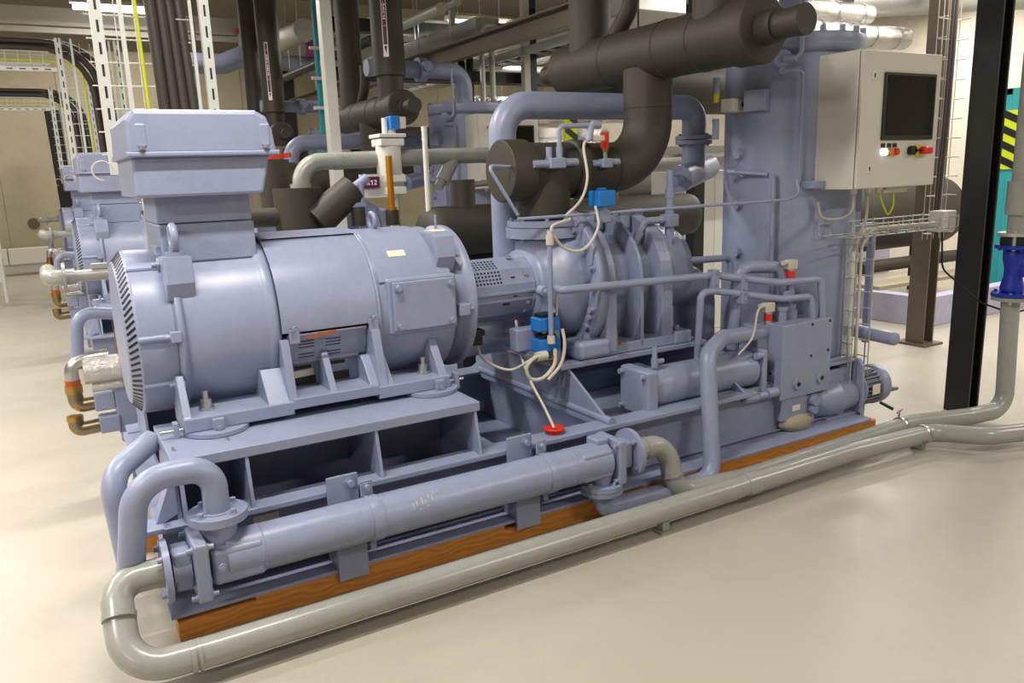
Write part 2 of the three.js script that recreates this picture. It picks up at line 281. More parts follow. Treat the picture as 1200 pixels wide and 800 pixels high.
  // feet
  for (const [sg, zo] of [[1, 0], [-1, 2 * AZ]]) {
    const Z = z => sg > 0 ? z : zo - z;
    const ft = part(m, 'foot', M.paint, [prism('z', [[.165, .68], [.6, .68], [.6, .7], [.98, .7], [.98, .68], [1.33, .68], [1.33, .735], [1.1, .735], [.98, .735], [.98, .745], [.6, .745], [.6, .735], [.165, .735]], Math.min(Z(-.60), Z(-.345)), Math.max(Z(-.60), Z(-.345)), .004)]);
    if (sg > 0) {
      const tri = (x0, x1, zf, yt) => part(ft, 'rib', M.paint, prism('x', [[-.62, .72], [zf, .72], [zf - .02, .74], [-.475, yt], [-.62, yt]], x0, x1, .004));
      tri(.168, .198, -.348, .885); tri(.5, .6, -.348, .86); tri(.95, 1.06, -.348, .86); tri(1.285, 1.325, -.348, .89); tri(.77, .80, -.352, .9);
      for (const [xa, xb] of [[.585, .622], [.988, 1.03]]) part(ft, 'vent_column', M.paint, prism('x', [[-.62, .73], [-.355, .73], [-.365, .76], [-.42, .985], [-.62, .985]], xa, xb, .005));
      part(ft, 'vent_wall', M.paint, box(.6, .95, .745, .86, -.56, -.54));
      for (const [x, y] of [[.27, .735], [1.245, .735]]) part(ft, 'foot_bolt', M.steel, [cyl('y', [x, y + .006, -.46], .032, .01, 24), cyl('y', [x, y + .026, -.46], .024, .034, 6), cyl('y', [x, y + .058, -.46], .012, .04, 14)]);
      part(ft, 'hole_rim', M.paint, cyl('y', [.42, .7355, -.44], .018, .003, 20));
    }
    for (const x of [.29, 1.25]) part(ft, 'jacking_pad', M.paint, cyl('y', [x, .671, Z(-.40)], .128, .016, 36));
    if (sg > 0) for (const [x, z] of [[.29, -.335], [1.27, -.335]]) { const j = part(ft, 'jack_lug', M.paint, box(x - .022, x + .022, .655, .725, z - .012, z + .014, .003)); part(j, 'bolt', M.paint, hexBolt('z', [x, .69, z + .014], .013, .014)); }
    if (sg > 0) { const j = part(ft, 'jack_lug', M.paint, box(.125, .145, .65, .725, -.40, -.36, .003)); part(j, 'jack_screw', M.steel, cyl('x', [.13, .69, -.38], .008, .11, 12)); const k = part(ft, 'jack_lug', M.paint, box(1.37, 1.39, .655, .73, -.42, -.37, .003)); part(k, 'jack_screw', M.steel, cyl('x', [1.37, .695, -.395], .008, .1, 12)); }
  }
  // louvred vent under the hood
  const vt = part(m, 'vent_panel', M.paint, rot(box(.625, .985, .86, .995, -.475, -.469, .001), [.8, .99, -.47], [1, 0, 0], .28), 'slotted louvre panel');
  for (const [x0, y0] of [[.71, .962], [.83, .958], [.71, .9], [.83, .897]]) for (let i = 0; i < 3; i++) part(vt, 'slot', M.black, rot(box(x0 - .035, x0 + .035, y0 - i * .015 - .004, y0 - i * .015, -.4705, -.4675), [.8, .99, -.47], [1, 0, 0], .28));
  part(vt, 'panel_edge', M.alu, rot(box(.625, .985, .992, 1.0, -.478, -.462), [.8, .99, -.47], [1, 0, 0], .28));
  parts(m, 'vent_duct', M.paint, [box(.61, .77, .86, .875, -.56, -.5), box(.8, .95, .86, .875, -.56, -.5)]);
  for (const [x, w] of [[.70, .055], [.86, .05]]) { part(m, 'slot', M.black, box(x - w * .7, x + w * .7, .825, .84, -.541, -.538)); part(m, 'vent_opening', M.black, box(x - w, x + w, .752, .79, -.542, -.536)); }
  part(m, 'stain_sheet', M.sticker, rot(box(.645, .745, .792, .822, -.53, -.526), [.7, .8, -.53], [0, 0, 1], .06), 'small stained paper tag');
  // terminal box
  const tb = part(m, 'terminal_box', M.paint, prism('z', [[.112, 1.605], [.125, 1.597], [.585, 1.597], [.6, 1.605], [.64, 1.757], [.112, 1.757]], -1.12, -.515, .012));
  part(tb, 'box_neck', M.paint, [box(.185, .56, 1.49, 1.6, -1.0, -.6, .008), box(.19, .565, 1.33, 1.487, -1.0, -.595, .008)]);
  const lid = part(tb, 'box_lid', M.paint, prism('z', [[.098, 1.757], [.666, 1.757], [.655, 1.85], [.634, 1.905], [.59, 1.93], [.135, 1.93], [.104, 1.89]], -1.14, -.495, .018));
  part(lid, 'lid_rim', M.paint, prism('z', [[.094, 1.752], [.674, 1.752], [.674, 1.772], [.094, 1.772]], -1.146, -.486, .006));
  for (const x of [.155, .62]) { const pk = part(lid, 'corner_pocket', M.paint, box(x - .024, x + .024, 1.785, 1.88, -.52, -.4915, .012)); part(pk, 'lid_screw', M.steel, cyl('y', [x, 1.785, -.487], .012, .012, 12)); }
  part(m, 'box_foot', M.paint, box(.17, .225, 1.36, 1.40, -.8, -.62, .006));
}
// ---- coupling guard
{
  const c = thing('coupling_guard', 'perforated blue-grey coupling guard between motor and compressor @', 'guard', [1.78, AY - .17, AZ], { far: 1 });
  const oct = (r) => { const o = []; for (let i = 0; i < 12; i++) { const a = (i + .5) / 12 * Math.PI * 2; o.push([AZ + r * Math.cos(a), AY + r * Math.sin(a)]); } return o; };
  const g = part(c, 'guard_shell', M.paint, prism('x', oct(.17), 1.565, 2.0, .003));
  part(c, 'guard_seam', M.paint, [box(1.565, 2.0, AY - .006, AY + .008, AZ + .15, AZ + .176, .002)]);
  part(c, 'guard_rim', M.paint, prism('x', oct(.176), 1.985, 2.0, .002));
  const holes = []; const a1 = Math.PI / 6 * 1.5; // top front facet
  for (const fa of [1, 2]) { const a = fa / 12 * Math.PI * 2, ny = Math.sin(a), nz = Math.cos(a), d = .17 * Math.cos(Math.PI / 12); for (let i = 0; i < 11; i++) for (let j = -2; j <= 1; j++) { const t = j * .02 + .01; holes.push(rot(cyl('z', [1.595 + i * .02, AY, AZ + d + .0005], .006, .003, 8), [1.6, AY, AZ], [1, 0, 0], -a).translate(0, t * nz, -t * ny)); } }
  part(g, 'perforation', M.black, holes).userData.kind = 'stuff';
  for (const [x, y] of [[1.95, .085], [1.95, -.06], [1.94, -.11]]) part(c, 'bolt', M.steel, hexBolt('z', [x, AY + y, AZ + Math.sqrt(.168 * .168 - y * y) - .004], .01, .016));
  part(c, 'slot', M.black, [box(1.80, 1.84, AY - .065, AY - .053, AZ + .145, AZ + .160), box(1.86, 1.885, AY - .025, AY - .018, AZ + .15, AZ + .167), box(1.86, 1.88, AY + .075, AY + .08, AZ + .13, AZ + .153)]);
}
// ---- screw compressor
{
  const c = thing('screw_compressor', 'blue-grey ribbed screw compressor casing @', 'compressor', [2.45, .662, AZ], { far: 1 });
  const arch = (r, yb, w = r) => [[AZ - w, yb], [AZ + w, yb], ...circ(AZ, AY, r, 22, 0, Math.PI)];
  part(c, 'bearing_housing', M.paint, lathe('x', [0, AY, AZ], [[2.0, .1], [2.0, .2], [2.04, .21], [2.08, .225], [2.12, .27], [2.17, .31], [2.235, .325], [2.26, .3]], 60));
  const fl = part(c, 'suction_flange', M.paint, lathe('x', [0, AY, AZ], [[2.235, .2], [2.235, .412], [2.245, .418], [2.3, .418], [2.3, .2]], 70));
  for (const a of [.62, .3, .02, -.3, -.42, -.58, -.8, .95, 1.25, 1.55]) part(fl, 'bolt', M.paint, hexBolt('x', [2.236, AY + Math.sin(a) * .372, AZ + Math.cos(a) * .372], .024, .03, -1));
  part(c, 'front_arch', M.paint, prism('x', arch(.385, .69), 2.30, 2.37, .006));
  part(c, 'rotor_housing', M.paint, prism('x', arch(.27, .69, .19), 2.35, 2.8, .01));
  part(c, 'rib', M.paint, prism('x', arch(.365, .69), 2.55, 2.572, .004));
  part(c, 'rear_arch', M.paint, prism('x', arch(.36, .69), 2.705, 2.785, .006));
  for (const y of [1.19, .93, .8]) part(c, 'plug', M.paint, cyl('z', [2.745, y, AZ + Math.sqrt(Math.max(.0, .36 * .36 - Math.max(0, y - AY) ** 2)) - .002], .006, .008, 8));
  part(c, 'discharge_cover', M.paint, lathe('x', [0, AY + .02, AZ], [[2.78, .1], [2.78, .3], [2.85, .3], [2.9, .27], [2.98, .265], [3.0, .24], [3.05, .235], [3.08, .15], [3.08, 0]], 48));
  part(c, 'discharge_elbow', M.paint, [pipe([[3.0, AY - .1, AZ], [3.28, AY - .1, AZ], [3.28, .45, AZ]], .13, .2, 24)]);
  const ba = part(c, 'base_rib', M.paint, [box(2.22, 2.9, .664, .72, AZ - .36, AZ + .365, .006)]);
  const f1 = part(c, 'foot', M.paint, [box(2.12, 2.33, .664, .765, -.6, -.415, .03)]); part(f1, 'foot_bolt', M.paint, hexBolt('y', [2.2, .765, -.47], .03, .034));
  const f2 = part(c, 'foot', M.paint, [box(2.79, 2.91, .664, .735, -.6, -.43, .008)]); part(f2, 'foot_bolt', M.paint, hexBolt('y', [2.84, .735, -.48], .024, .028));
  part(c, 'foot', M.paint, [box(2.12, 2.33, .664, .765, -1.2, -1.02, .03)]);
  part(f1, 'rust_stain', M.rust, [box(2.14, 2.2, .664, .669, -.416, -.4125), box(2.375, 2.44, .66, .664, -.424, -.4185)]);
  part(c, 'rust_stain', M.rust, [prism('y', circ(2.42, -.452, .026, 9), .7205, .7215), box(2.366, 2.3715, .69, .8, -.446, -.424)]);
  // suction nozzle
  part(c, 'suction_neck', M.paint, lathe('y', [2.17, 0, AZ], [[1.12, .2], [1.2, .17], [1.28, .165], [1.3, .18], [1.3, .05]], 40));
  flangeOn(c, 'nozzle_flange', M.paint, 'y', [2.17, 1.325, AZ], .215, .055, .185, 8, .014, -1, .3);
  flangeOn(c, 'nozzle_flange', M.paint, 'y', [2.17, 1.372, AZ], .205, .032, .18, 8, .014, 1, .3);
  part(c, 'rust_stain', M.rust, cyl('y', [1.9, 1.213, AZ + .05], .02, .004, 9));
  part(c, 'sight_plug', M.paint, [cyl('z', [2.0, AY - .0, AZ + .235], .028, .05, 20), hexBolt('z', [2.0, AY, AZ + .26], .02, .02)]);
  part(c, 'top_boss', M.paint, [cyl('y', [2.48, 1.37, AZ + .02], .06, .1, 20), cyl('y', [2.66, 1.36, AZ + .08], .035, .08, 16)]);
}
// ---- oil cooler (shell-and-tube) along the front rail
const HY = .315, HZ = .045;
{
  const h = thing('oil_cooler', 'long blue-grey tubular oil cooler clamped along the skid front', 'cooler', [1.05, .11, HZ]);
  part(h, 'shell', M.paint, [cyl('x', [1.06, HY, HZ], .087, 1.72, 48)]);
  for (const x of [.33, 1.72]) part(h, 'weld_ring', M.paint, torus('x', [x, HY, HZ], .0865, .003));
  for (const x of [.77, 1.60]) {
    const cl = part(h, 'clamp_band', M.paint, [lathe('x', [x, HY, HZ], [[-.022, .0875], [-.022, .092], [.022, .092], [.022, .0875]], 40)]);
    parts(cl, 'clamp_ear', M.paint, [box(x - .03, x + .02, HY + .085, HY + .15, HZ - .04, HZ - .03, .003), box(x - .012, x + .012, HY - .135, HY - .085, HZ - .02, HZ - .008, .003)]);
    part(cl, 'bolt', M.paint, hexBolt('z', [x - .005, HY + .125, HZ - .03], .016, .02));
    const br = part(h, 'support_bracket', M.paint, box(x - .15, x - .02, .36, .485, -.054, -.04, .004)); part(h, 'bracket_foot', M.paint, [box(x - .145, x - .02, .062, .215, .002, .016, .003), box(x - .145, x - .13, .112, .215, -.12, .004)]);
    part(br, 'bolt', M.paint, hexBolt('z', [x - .055, .45, -.04], .02, .024));
  }
  // left head
  part(h, 'inlet_body', M.paint, [box(.145, .33, HY - .075, HY + .06, HZ - .07, HZ + .078, .018), cyl('y', [.195, .42, HZ - .02], .062, .14, 30)]);
  flangeOn(h, 'top_flange', M.paint, 'y', [.195, .472, HZ - .02], .105, .03, .078, 4, .016, 1, .6);
  part(h, 'sight_plug', M.paint, [cyl('z', [.175, HY - .005, HZ + .08], .017, .02, 6), cyl('z', [.175, HY - .005, HZ + .092], .008, .006, 10)]);
  const hp = part(h, 'head_plate', M.paint, box(.085, .135, HY - .115, HY + .105, HZ - .1, HZ + .1, .01));
  for (const [y, z] of [[-.095, -.08], [-.095, .08], [.085, -.08], [.085, .08]]) { part(hp, 'bolt', M.paint, hexBolt('x', [.085, HY + y, HZ + z], .015, .022, -1)); part(hp, 'bolt', M.paint, hexBolt('x', [.135, HY + y, HZ + z], .014, .02, 1)); }
  part(h, 'valve_body', M.paint, [box(.02, .085, HY - .07, HY + .075, HZ - .055, HZ + .055, .014), cyl('x', [.05, HY, HZ], .06, .06, 30)]);
  flangeOn(h, 'end_flange', M.paint, 'x', [0, HY, HZ], .112, .022, .09, 4, .015, -1, .7);
  // right head
  part(h, 'outlet_body', M.paint, [box(1.75, 1.93, HY - .07, HY + .07, HZ - .07, HZ + .075, .02), cyl('y', [1.90, .235, HZ + .01], .05, .1, 26), box(1.86, 1.93, HY + .06, HY + .11, HZ - .06, HZ + .03, .012)]);
  flangeOn(h, 'bottom_flange', M.paint, 'y', [1.90, .195, HZ + .01], .1, .024, .078, 4, .013, 1, .2);
  flangeOn(h, 'bottom_flange', M.paint, 'y', [1.90, .17, HZ + .01], .1, .02, .078, 4, .013, -1, .2);
  part(h, 'rating_plate', M.black, box(1.82, 1.9, HY - .03, HY + .03, HZ + .0755, HZ + .079), 'small dark rating plate');
  const hp2 = part(h, 'head_plate', M.paint, box(1.945, 1.985, HY - .11, HY + .1, HZ - .095, HZ + .095, .008));
  for (const [y, z] of [[-.09, -.075], [-.09, .075], [.08, -.075], [.08, .075]]) part(hp2, 'bolt', M.paint, hexBolt('x', [1.945, HY + y, HZ + z], .014, .02, -1));
  part(h, 'valve_body', M.paint, [box(1.985, 2.06, HY - .06, HY + .07, HZ - .05, HZ + .05, .014)]);
  flangeOn(h, 'end_flange', M.paint, 'x', [2.075, HY, HZ], .115, .022, .09, 4, .015, -1, .7);
  // white chalk marks on the shell
  for (const [x, y, w, l] of [[.915, .355, .006, .3], [.93, .362, .007, .22], [.938, .338, .012, .06], [.955, .366, .006, .34], [.968, .36, .006, .18], [.972, .345, .014, .06], [.985, .376, .005, .2], [1.0, .37, .006, .3], [1.012, .384, .005, .12], [1.03, .386, .006, .08]]) { const a = Math.asin((y - HY) / .0875); part(h, 'chalk_mark', M.chalk, lathe('x', [x, HY, HZ], [[0, .0872], [0, .0875], [w, .0875], [w, .0872]], 8, -a - l / 2, l)); }
}
{
  const k = thing('number_sticker', 'cream square sticker with black digit behind oil cooler', 'sticker', [.40, .17, -.158]);
  panel(k, 'print', .1, .2, [.40, .25, -.1575], canvasTex(128, 256, (g, w, h) => { g.fillStyle = '#ddd3b4'; g.fillRect(0, 0, w, h); g.fillStyle = '#15140f'; g.font = 'bold 190px sans-serif'; g.textAlign = 'center'; g.textBaseline = 'middle'; g.fillText('2', w / 2, h / 2 + 8); }));
}
// ---- grey floor pipes
const GP = .052;
{
  const p = thing('water_pipe', 'long grey pipe running along the floor from the oil cooler inlet', 'pipe', [1.3, 0, .28]);
  part(p, 'pipe_run', M.grey, pipe([[-.012, HY, HZ], [-.165, HY, HZ], [-.17, .1, .27], [.1, .1, .285], [2.62, .1, .285], [3.4, .095, .275], [4.08, .09, .325], [4.24, .1, .56], [4.7, .1, .72], [5.4, .1, .9]], GP, .13, 26));
  for (const [a, b] of [[[-.012, HY, HZ], [-.03, HY, HZ]], [[-.168, .233, .15], [-.1665, .246, .137]], [[.02, .1, .2845], [.035, .1, .2846]], [[.045, .1, .2848], [.055, .1, .2849]]]) part(p, 'weld_seam', M.grey, between(a, b, GP + .0028, 26));
  part(p, 'coupling_sleeve', M.grey, between([2.60, .1, .285], [2.68, .1, .284], GP + .006, 26));
  const s1 = part(p, 'pipe_support', M.steel, [box(3.98, 4.02, 0, .05, .26, .33)]);
  part(s1, 'clamp_ring', M.steel, lathe('x', [4.0, .091, .317], [[-.012, .053], [-.012, .058], [.012, .058], [.012, .053]], 30));
  part(s1, 'clamp_bolt', M.redDark, [cyl('x', [3.98, .07, .36], .006, .08, 8)]);
  part(p, 'pipe_foot', M.grey, [box(2.06, 2.1, 0, .05, .265, .305), box(2.04, 2.12, 0, .008, .25, .32)]);
}
{
  const p = thing('water_pipe', 'grey pipe from oil cooler outlet rising to the blue valve', 'pipe', [3, 0, .12]);
  part(p, 'pipe_run', M.grey, pipe([[2.086, HY, HZ], [2.31, HY, HZ], [2.32, .06, .09], [2.75, .057, .15], [3.8, .057, .11], [4.2, .07, .12], [4.55, .085, .27], [4.84, .09, .32], [4.83, .8, .30]], GP, .12, 26));
  parts(p, 'weld_seam', M.grey, [between([2.316, .16, .074], [2.317, .148, .076], GP + .003, 26), between([2.16, HY, HZ], [2.172, HY, HZ], GP + .003, 26)]);
  const s1 = part(p, 'pipe_support', M.steel, [box(4.08, 4.12, 0, .02, .05, .18)]);
  part(s1, 'clamp_ring', M.steel, rot(lathe('x', [4.1, .067, .117], [[-.012, .053], [-.012, .058], [.012, .058], [.012, .053]], 30), [4.1, .067, .117], [0, 1, 0], -.1));
  part(s1, 'clamp_bolt', M.steel, [cyl('y', [4.1, .14, .1], .006, .05, 8)]);
  part(s1, 'red_tab', M.red, rot(box(4.06, 4.16, .155, .16, .095, .105), [4.1, .155, .1], [0, 1, 0], .3));
}
// blue valve on top of the riser
{
  const v = thing('butterfly_valve', 'deep blue flanged valve on grey pipe behind the black column', 'valve', [4.82, .8, .3]);
  flangeOn(v, 'lower_flange', M.deepBlue, 'y', [4.83, .82, .3], .11, .022, .085, 6, .014, 1, .3);
  part(v, 'grey_flange', M.grey, cyl('y', [4.83, .795, .3], .105, .022, 32));
  part(v, 'body', M.deepBlue, [lathe('y', [4.83, .83, .3], [[0, .05], [0, .062], [.03, .066], [.1, .05], [.15, .05], [.2, .062], [.24, .064], [.27, .05]], 30), box(4.80, 4.86, .93, 1.0, .33, .38, .01)]);
  flangeOn(v, 'upper_flange', M.deepBlue, 'y', [4.83, 1.11, .3], .11, .022, .085, 6, .014, -1, .3);
  part(v, 'gasket', M.black, cyl('y', [4.83, 1.145, .3], .085, .045, 28));
  part(v, 'top_flange', M.galv, cyl('y', [4.83, 1.185, .3], .105, .02, 32)); part(v, 'bolt', M.galv, [cyl('y', [4.75, 1.15, .33], .01, .12, 10), cyl('y', [4.85, 1.15, .38], .01, .12, 10), cyl('y', [4.75, .8, .34], .01, .07, 10)]);
  solo('vertical_pipe', 'grey pipe rising above the deep blue valve', 'pipe', M.grey, [cyl('y', [4.83, 2.6, .3], .056, 2.81, 24), cyl('y', [4.83, 1.4, .3], .075, .2, 24)], [4.83, 1.195, .3]);
}
// ---- blue-grey oil pipes
solo('oil_pipe', 'bent blue-grey pipe arching off the cooler top flange to the floor', 'pipe', M.paint,
  pipe([[.195, .486, HZ - .02], [.195, .655, HZ - .02], [-.06, .66, HZ - .02], [-.105, .34, HZ - .03], [-.105, .25, -.2], [-.08, .1, -.5]], .046, .13, 26), [-.1, .1, 0]);
solo('oil_pipe', 'pale blue-grey pipe dropping behind the arched pipe at skid end', 'pipe', M.paint,
  pipe([[.06, .62, -.55], [-.09, .56, -.42], [-.115, .5, -.38], [-.09, .12, -.42]], .046, .1, 22), [-.1, .12, -.4]);
{
  const p = solo('oil_pipe', 'blue-grey pipe from cooler bottom flange up to the oil manifold', 'pipe', M.paint,
    pipe([[1.90, .16, HZ + .01], [1.90, .075, HZ + .02], [2.0, .06, .05], [2.62, .06, .05], [2.68, .5, -.05], [2.71, .68, -.1], [2.93, .72, -.21], [3.3, .70, -.24]], .044, .1, 26), [1.9, .02, HZ]);
}
// ---- oil manifold block with filter, pump and its motor
{
  const b = thing('oil_manifold', 'drilled blue-grey steel manifold block with plugs and fittings', 'manifold', [3.49, .31, -.19]);
  part(b, 'block', M.paint, box(3.285, 3.705, .318, .755, -.29, -.1, .006));
  for (const [x, y] of [[3.42, .40], [3.62, .405]]) { const k = part(b, 'plug', M.paint, cyl('z', [x, y, -.095], .034, .014, 28)); part(k, 'hex_socket', M.black, cyl('z', [x, y, -.0875], .015, .003, 6)); }
  for (const [x, y] of [[3.53, .735], [3.70 - .02, .74], [3.53, .55], [3.675, .565]]) part(b, 'tapped_hole', M.black, cyl('z', [x, y, -.0995], .009, .003, 14));
  for (const [y, z] of [[.47, -.17], [.395, -.17]]) { const k = part(b, 'plug', M.paint, cyl('x', [3.28, y, z], .022, .014, 20)); part(k, 'hex_socket', M.black, cyl('x', [3.2725, y, z], .01, .003, 6)); }
  part(b, 'side_flange', M.paint, box(3.2, 3.285, .53, .75, -.33, -.2, .006));
  for (const [y, z] of [[.72, -.3], [.72, -.225], [.56, -.3], [.56, -.225]]) part(b, 'bolt', M.paint, hexBolt('x', [3.2, y, z], .014, .02, -1));
  part(b, 'valve_spindle', M.paint, [cyl('x', [3.24, .37, -.13], .03, .08, 20), cyl('x', [3.17, .365, -.13], .024, .07, 6), cyl('x', [3.09, .36, -.13], .019, .12, 18), lathe('x', [3.03, .36, -.13], [[-.02, 0], [-.016, .012], [0, .019]], 16)]);
  parts(b, 'top_fitting', M.paint, [[cyl('y', [3.40, .79, -.22], .032, .07, 18), cyl('y', [3.40, .83, -.22], .04, .02, 24)], [cyl('y', [3.5, .78, -.25], .05, .05, 24), cyl('y', [3.5, .82, -.25], .04, .05, 24)], cyl('y', [3.6, .77, -.16], .022, .03, 6), cyl('y', [3.67, .77, -.15], .022, .03, 6)]);
}
{
  const f = thing('oil_filter', 'blue-grey cylindrical oil filter with square bolted end plate', 'filter', [2.7, .35, -.26]);
  const FY = .505, FZ = -.255;
  part(f, 'filter_body', M.paint, [lathe('x', [0, FY, FZ], [[2.4, .05], [2.4, .098], [2.44, .1], [2.46, .108], [3.16, .108], [3.18, .1], [3.18, .05]], 48)]);
  const e = part(f, 'end_plate', M.paint, rot(box(2.34, 2.415, FY - .122, FY + .122, FZ - .115, FZ + .12, .016), [2.37, FY, FZ], [0, 1, 0], 0));
  for (const [y, z] of [[-.09, -.085], [-.09, .09], [.095, -.085], [.095, .09]]) part(e, 'bolt', M.paint, hexBolt('x', [2.34, FY + y, FZ + z], .02, .026, -1));
  part(f, 'end_flange', M.paint, box(3.18, 3.215, FY - .13, FY + .12, FZ - .11, FZ + .12, .012));
  part(f, 'bolt', M.paint, [cyl('x', [3.16, FY + .09, FZ + .1], .02, .05, 20)]);
  part(f, 'vent_fitting', M.paint, [cyl('y', [2.46, FY + .14, FZ + .03], .02, .05, 6), cyl('y', [2.46, FY + .19, FZ + .03], .014, .07, 14), cyl('x', [2.49, FY + .145, FZ + .03], .015, .05, 6)]);
  part(f, 'drain_fitting', M.paint, [cyl('y', [2.92, FY - .135, FZ + .02], .016, .06, 12), cyl('x', [2.95, FY - .12, FZ + .03], .013, .08, 10)]);
}
{
  const p = thing('gear_pump', 'blue-grey gear pump under the manifold block', 'pump', [3.5, .11, -.19]);
  part(p, 'pump_body', M.paint, box(3.31, 3.52, .185, .32, -.27, -.11, .006));
  part(p, 'pump_cover', M.paint, [box(3.5, 3.64, .17, .31, -.26, -.12, .02), cyl('z', [3.57, .275, -.1], .03, .05, 18), cyl('z', [3.57, .22, -.1], .024, .04, 18), box(3.53, 3.6, .13, .2, -.18, -.11, .012)]);
  part(p, 'rating_label', M.sticker, box(3.40, 3.465, .235, .268, -.1105, -.108));
  part(p, 'pump_nose', M.paint, [lathe('x', [0, .23, -.19], [[3.62, .03], [3.64, .09], [3.72, .105], [3.8, .115], [3.82, .12], [3.835, .12], [3.84, .1], [3.98, .1], [3.98, .05]], 40)]);
  const br = part(p, 'motor_bracket', M.paint, [prism('x', [[-.36, .12], [-.1, .12], [-.075, .2], [-.09, .42], [-.12, .46], [-.36, .46]], 3.99, 4.015, .004), box(3.7, 4.02, .44, .46, -.3, -.14, .006), box(3.72, 4.0, .112, .125, -.3, -.12)]);
}
{
  const m = thing('pump_motor', 'small grey finned electric motor with cream rating plate', 'motor', [4.13, .1, -.19]);
  part(m, 'stator', M.motorGrey, cyl('x', [4.12, .25, -.19], .095, .18, 36));
  for (let i = 0; i < 26; i++) { const a = i / 26 * Math.PI * 2; part(m, 'fin', M.motorGrey, rot(box(4.035, 4.19, .25 - .003, .25 + .003, -.19 + .09, -.19 + .118), [4.1, .25, -.19], [1, 0, 0], a)); }
  part(m, 'end_ring', M.paint, lathe('x', [0, .25, -.19], [[4.018, .05], [4.018, .12], [4.035, .12], [4.035, .05]], 36));
  part(m, 'fan_cowl', M.paint, lathe('x', [0, .25, -.19], [[4.19, .05], [4.19, .124], [4.26, .124], [4.275, .115], [4.28, .07], [4.28, 0]], 40));
  part(m, 'rating_plate', M.sticker, box(4.08, 4.15, .225, .285, -.074, -.07));
  part(m, 'junction_box', M.motorGrey, box(4.05, 4.13, .335, .38, -.2, -.12, .006));
  part(m, 'cable_gland', M.motorGrey, [cyl('x', [4.32, .205, -.13], .016, .1, 8), cyl('x', [4.38, .2, -.13], .012, .06, 12)]);
  part(m, 'drain_stub', M.black, between([4.2, .15, -.1], [4.25, .11, -.04], .01));
  part(m, 'motor_foot', M.paint, [box(4.08, 4.12, .0, .16, -.2, -.15)]);
}
solo('plastic_bag', 'crumpled beige plastic bag on the skid under the gear pump', 'bag', M.bag, (() => { const g = new THREE.IcosahedronGeometry(.5, 4), p = g.attributes.position, r = tileNoise(64, 7, 77); for (let i = 0; i < p.count; i++) { const x = p.getX(i), y = p.getY(i), z = p.getZ(i), k = 1 + .35 * (r[(Math.floor((x + 1) * 31) % 64) * 64 + Math.floor((z + y + 2) * 15) % 64] - .5); p.setXYZ(i, x * .26 * k, Math.max(-.4, y) * .13 * k, z * .14 * k); } g.computeVertexNormals(); return g.translate(3.45, .155, -.14); })(), [3.45, .11, -.14]);

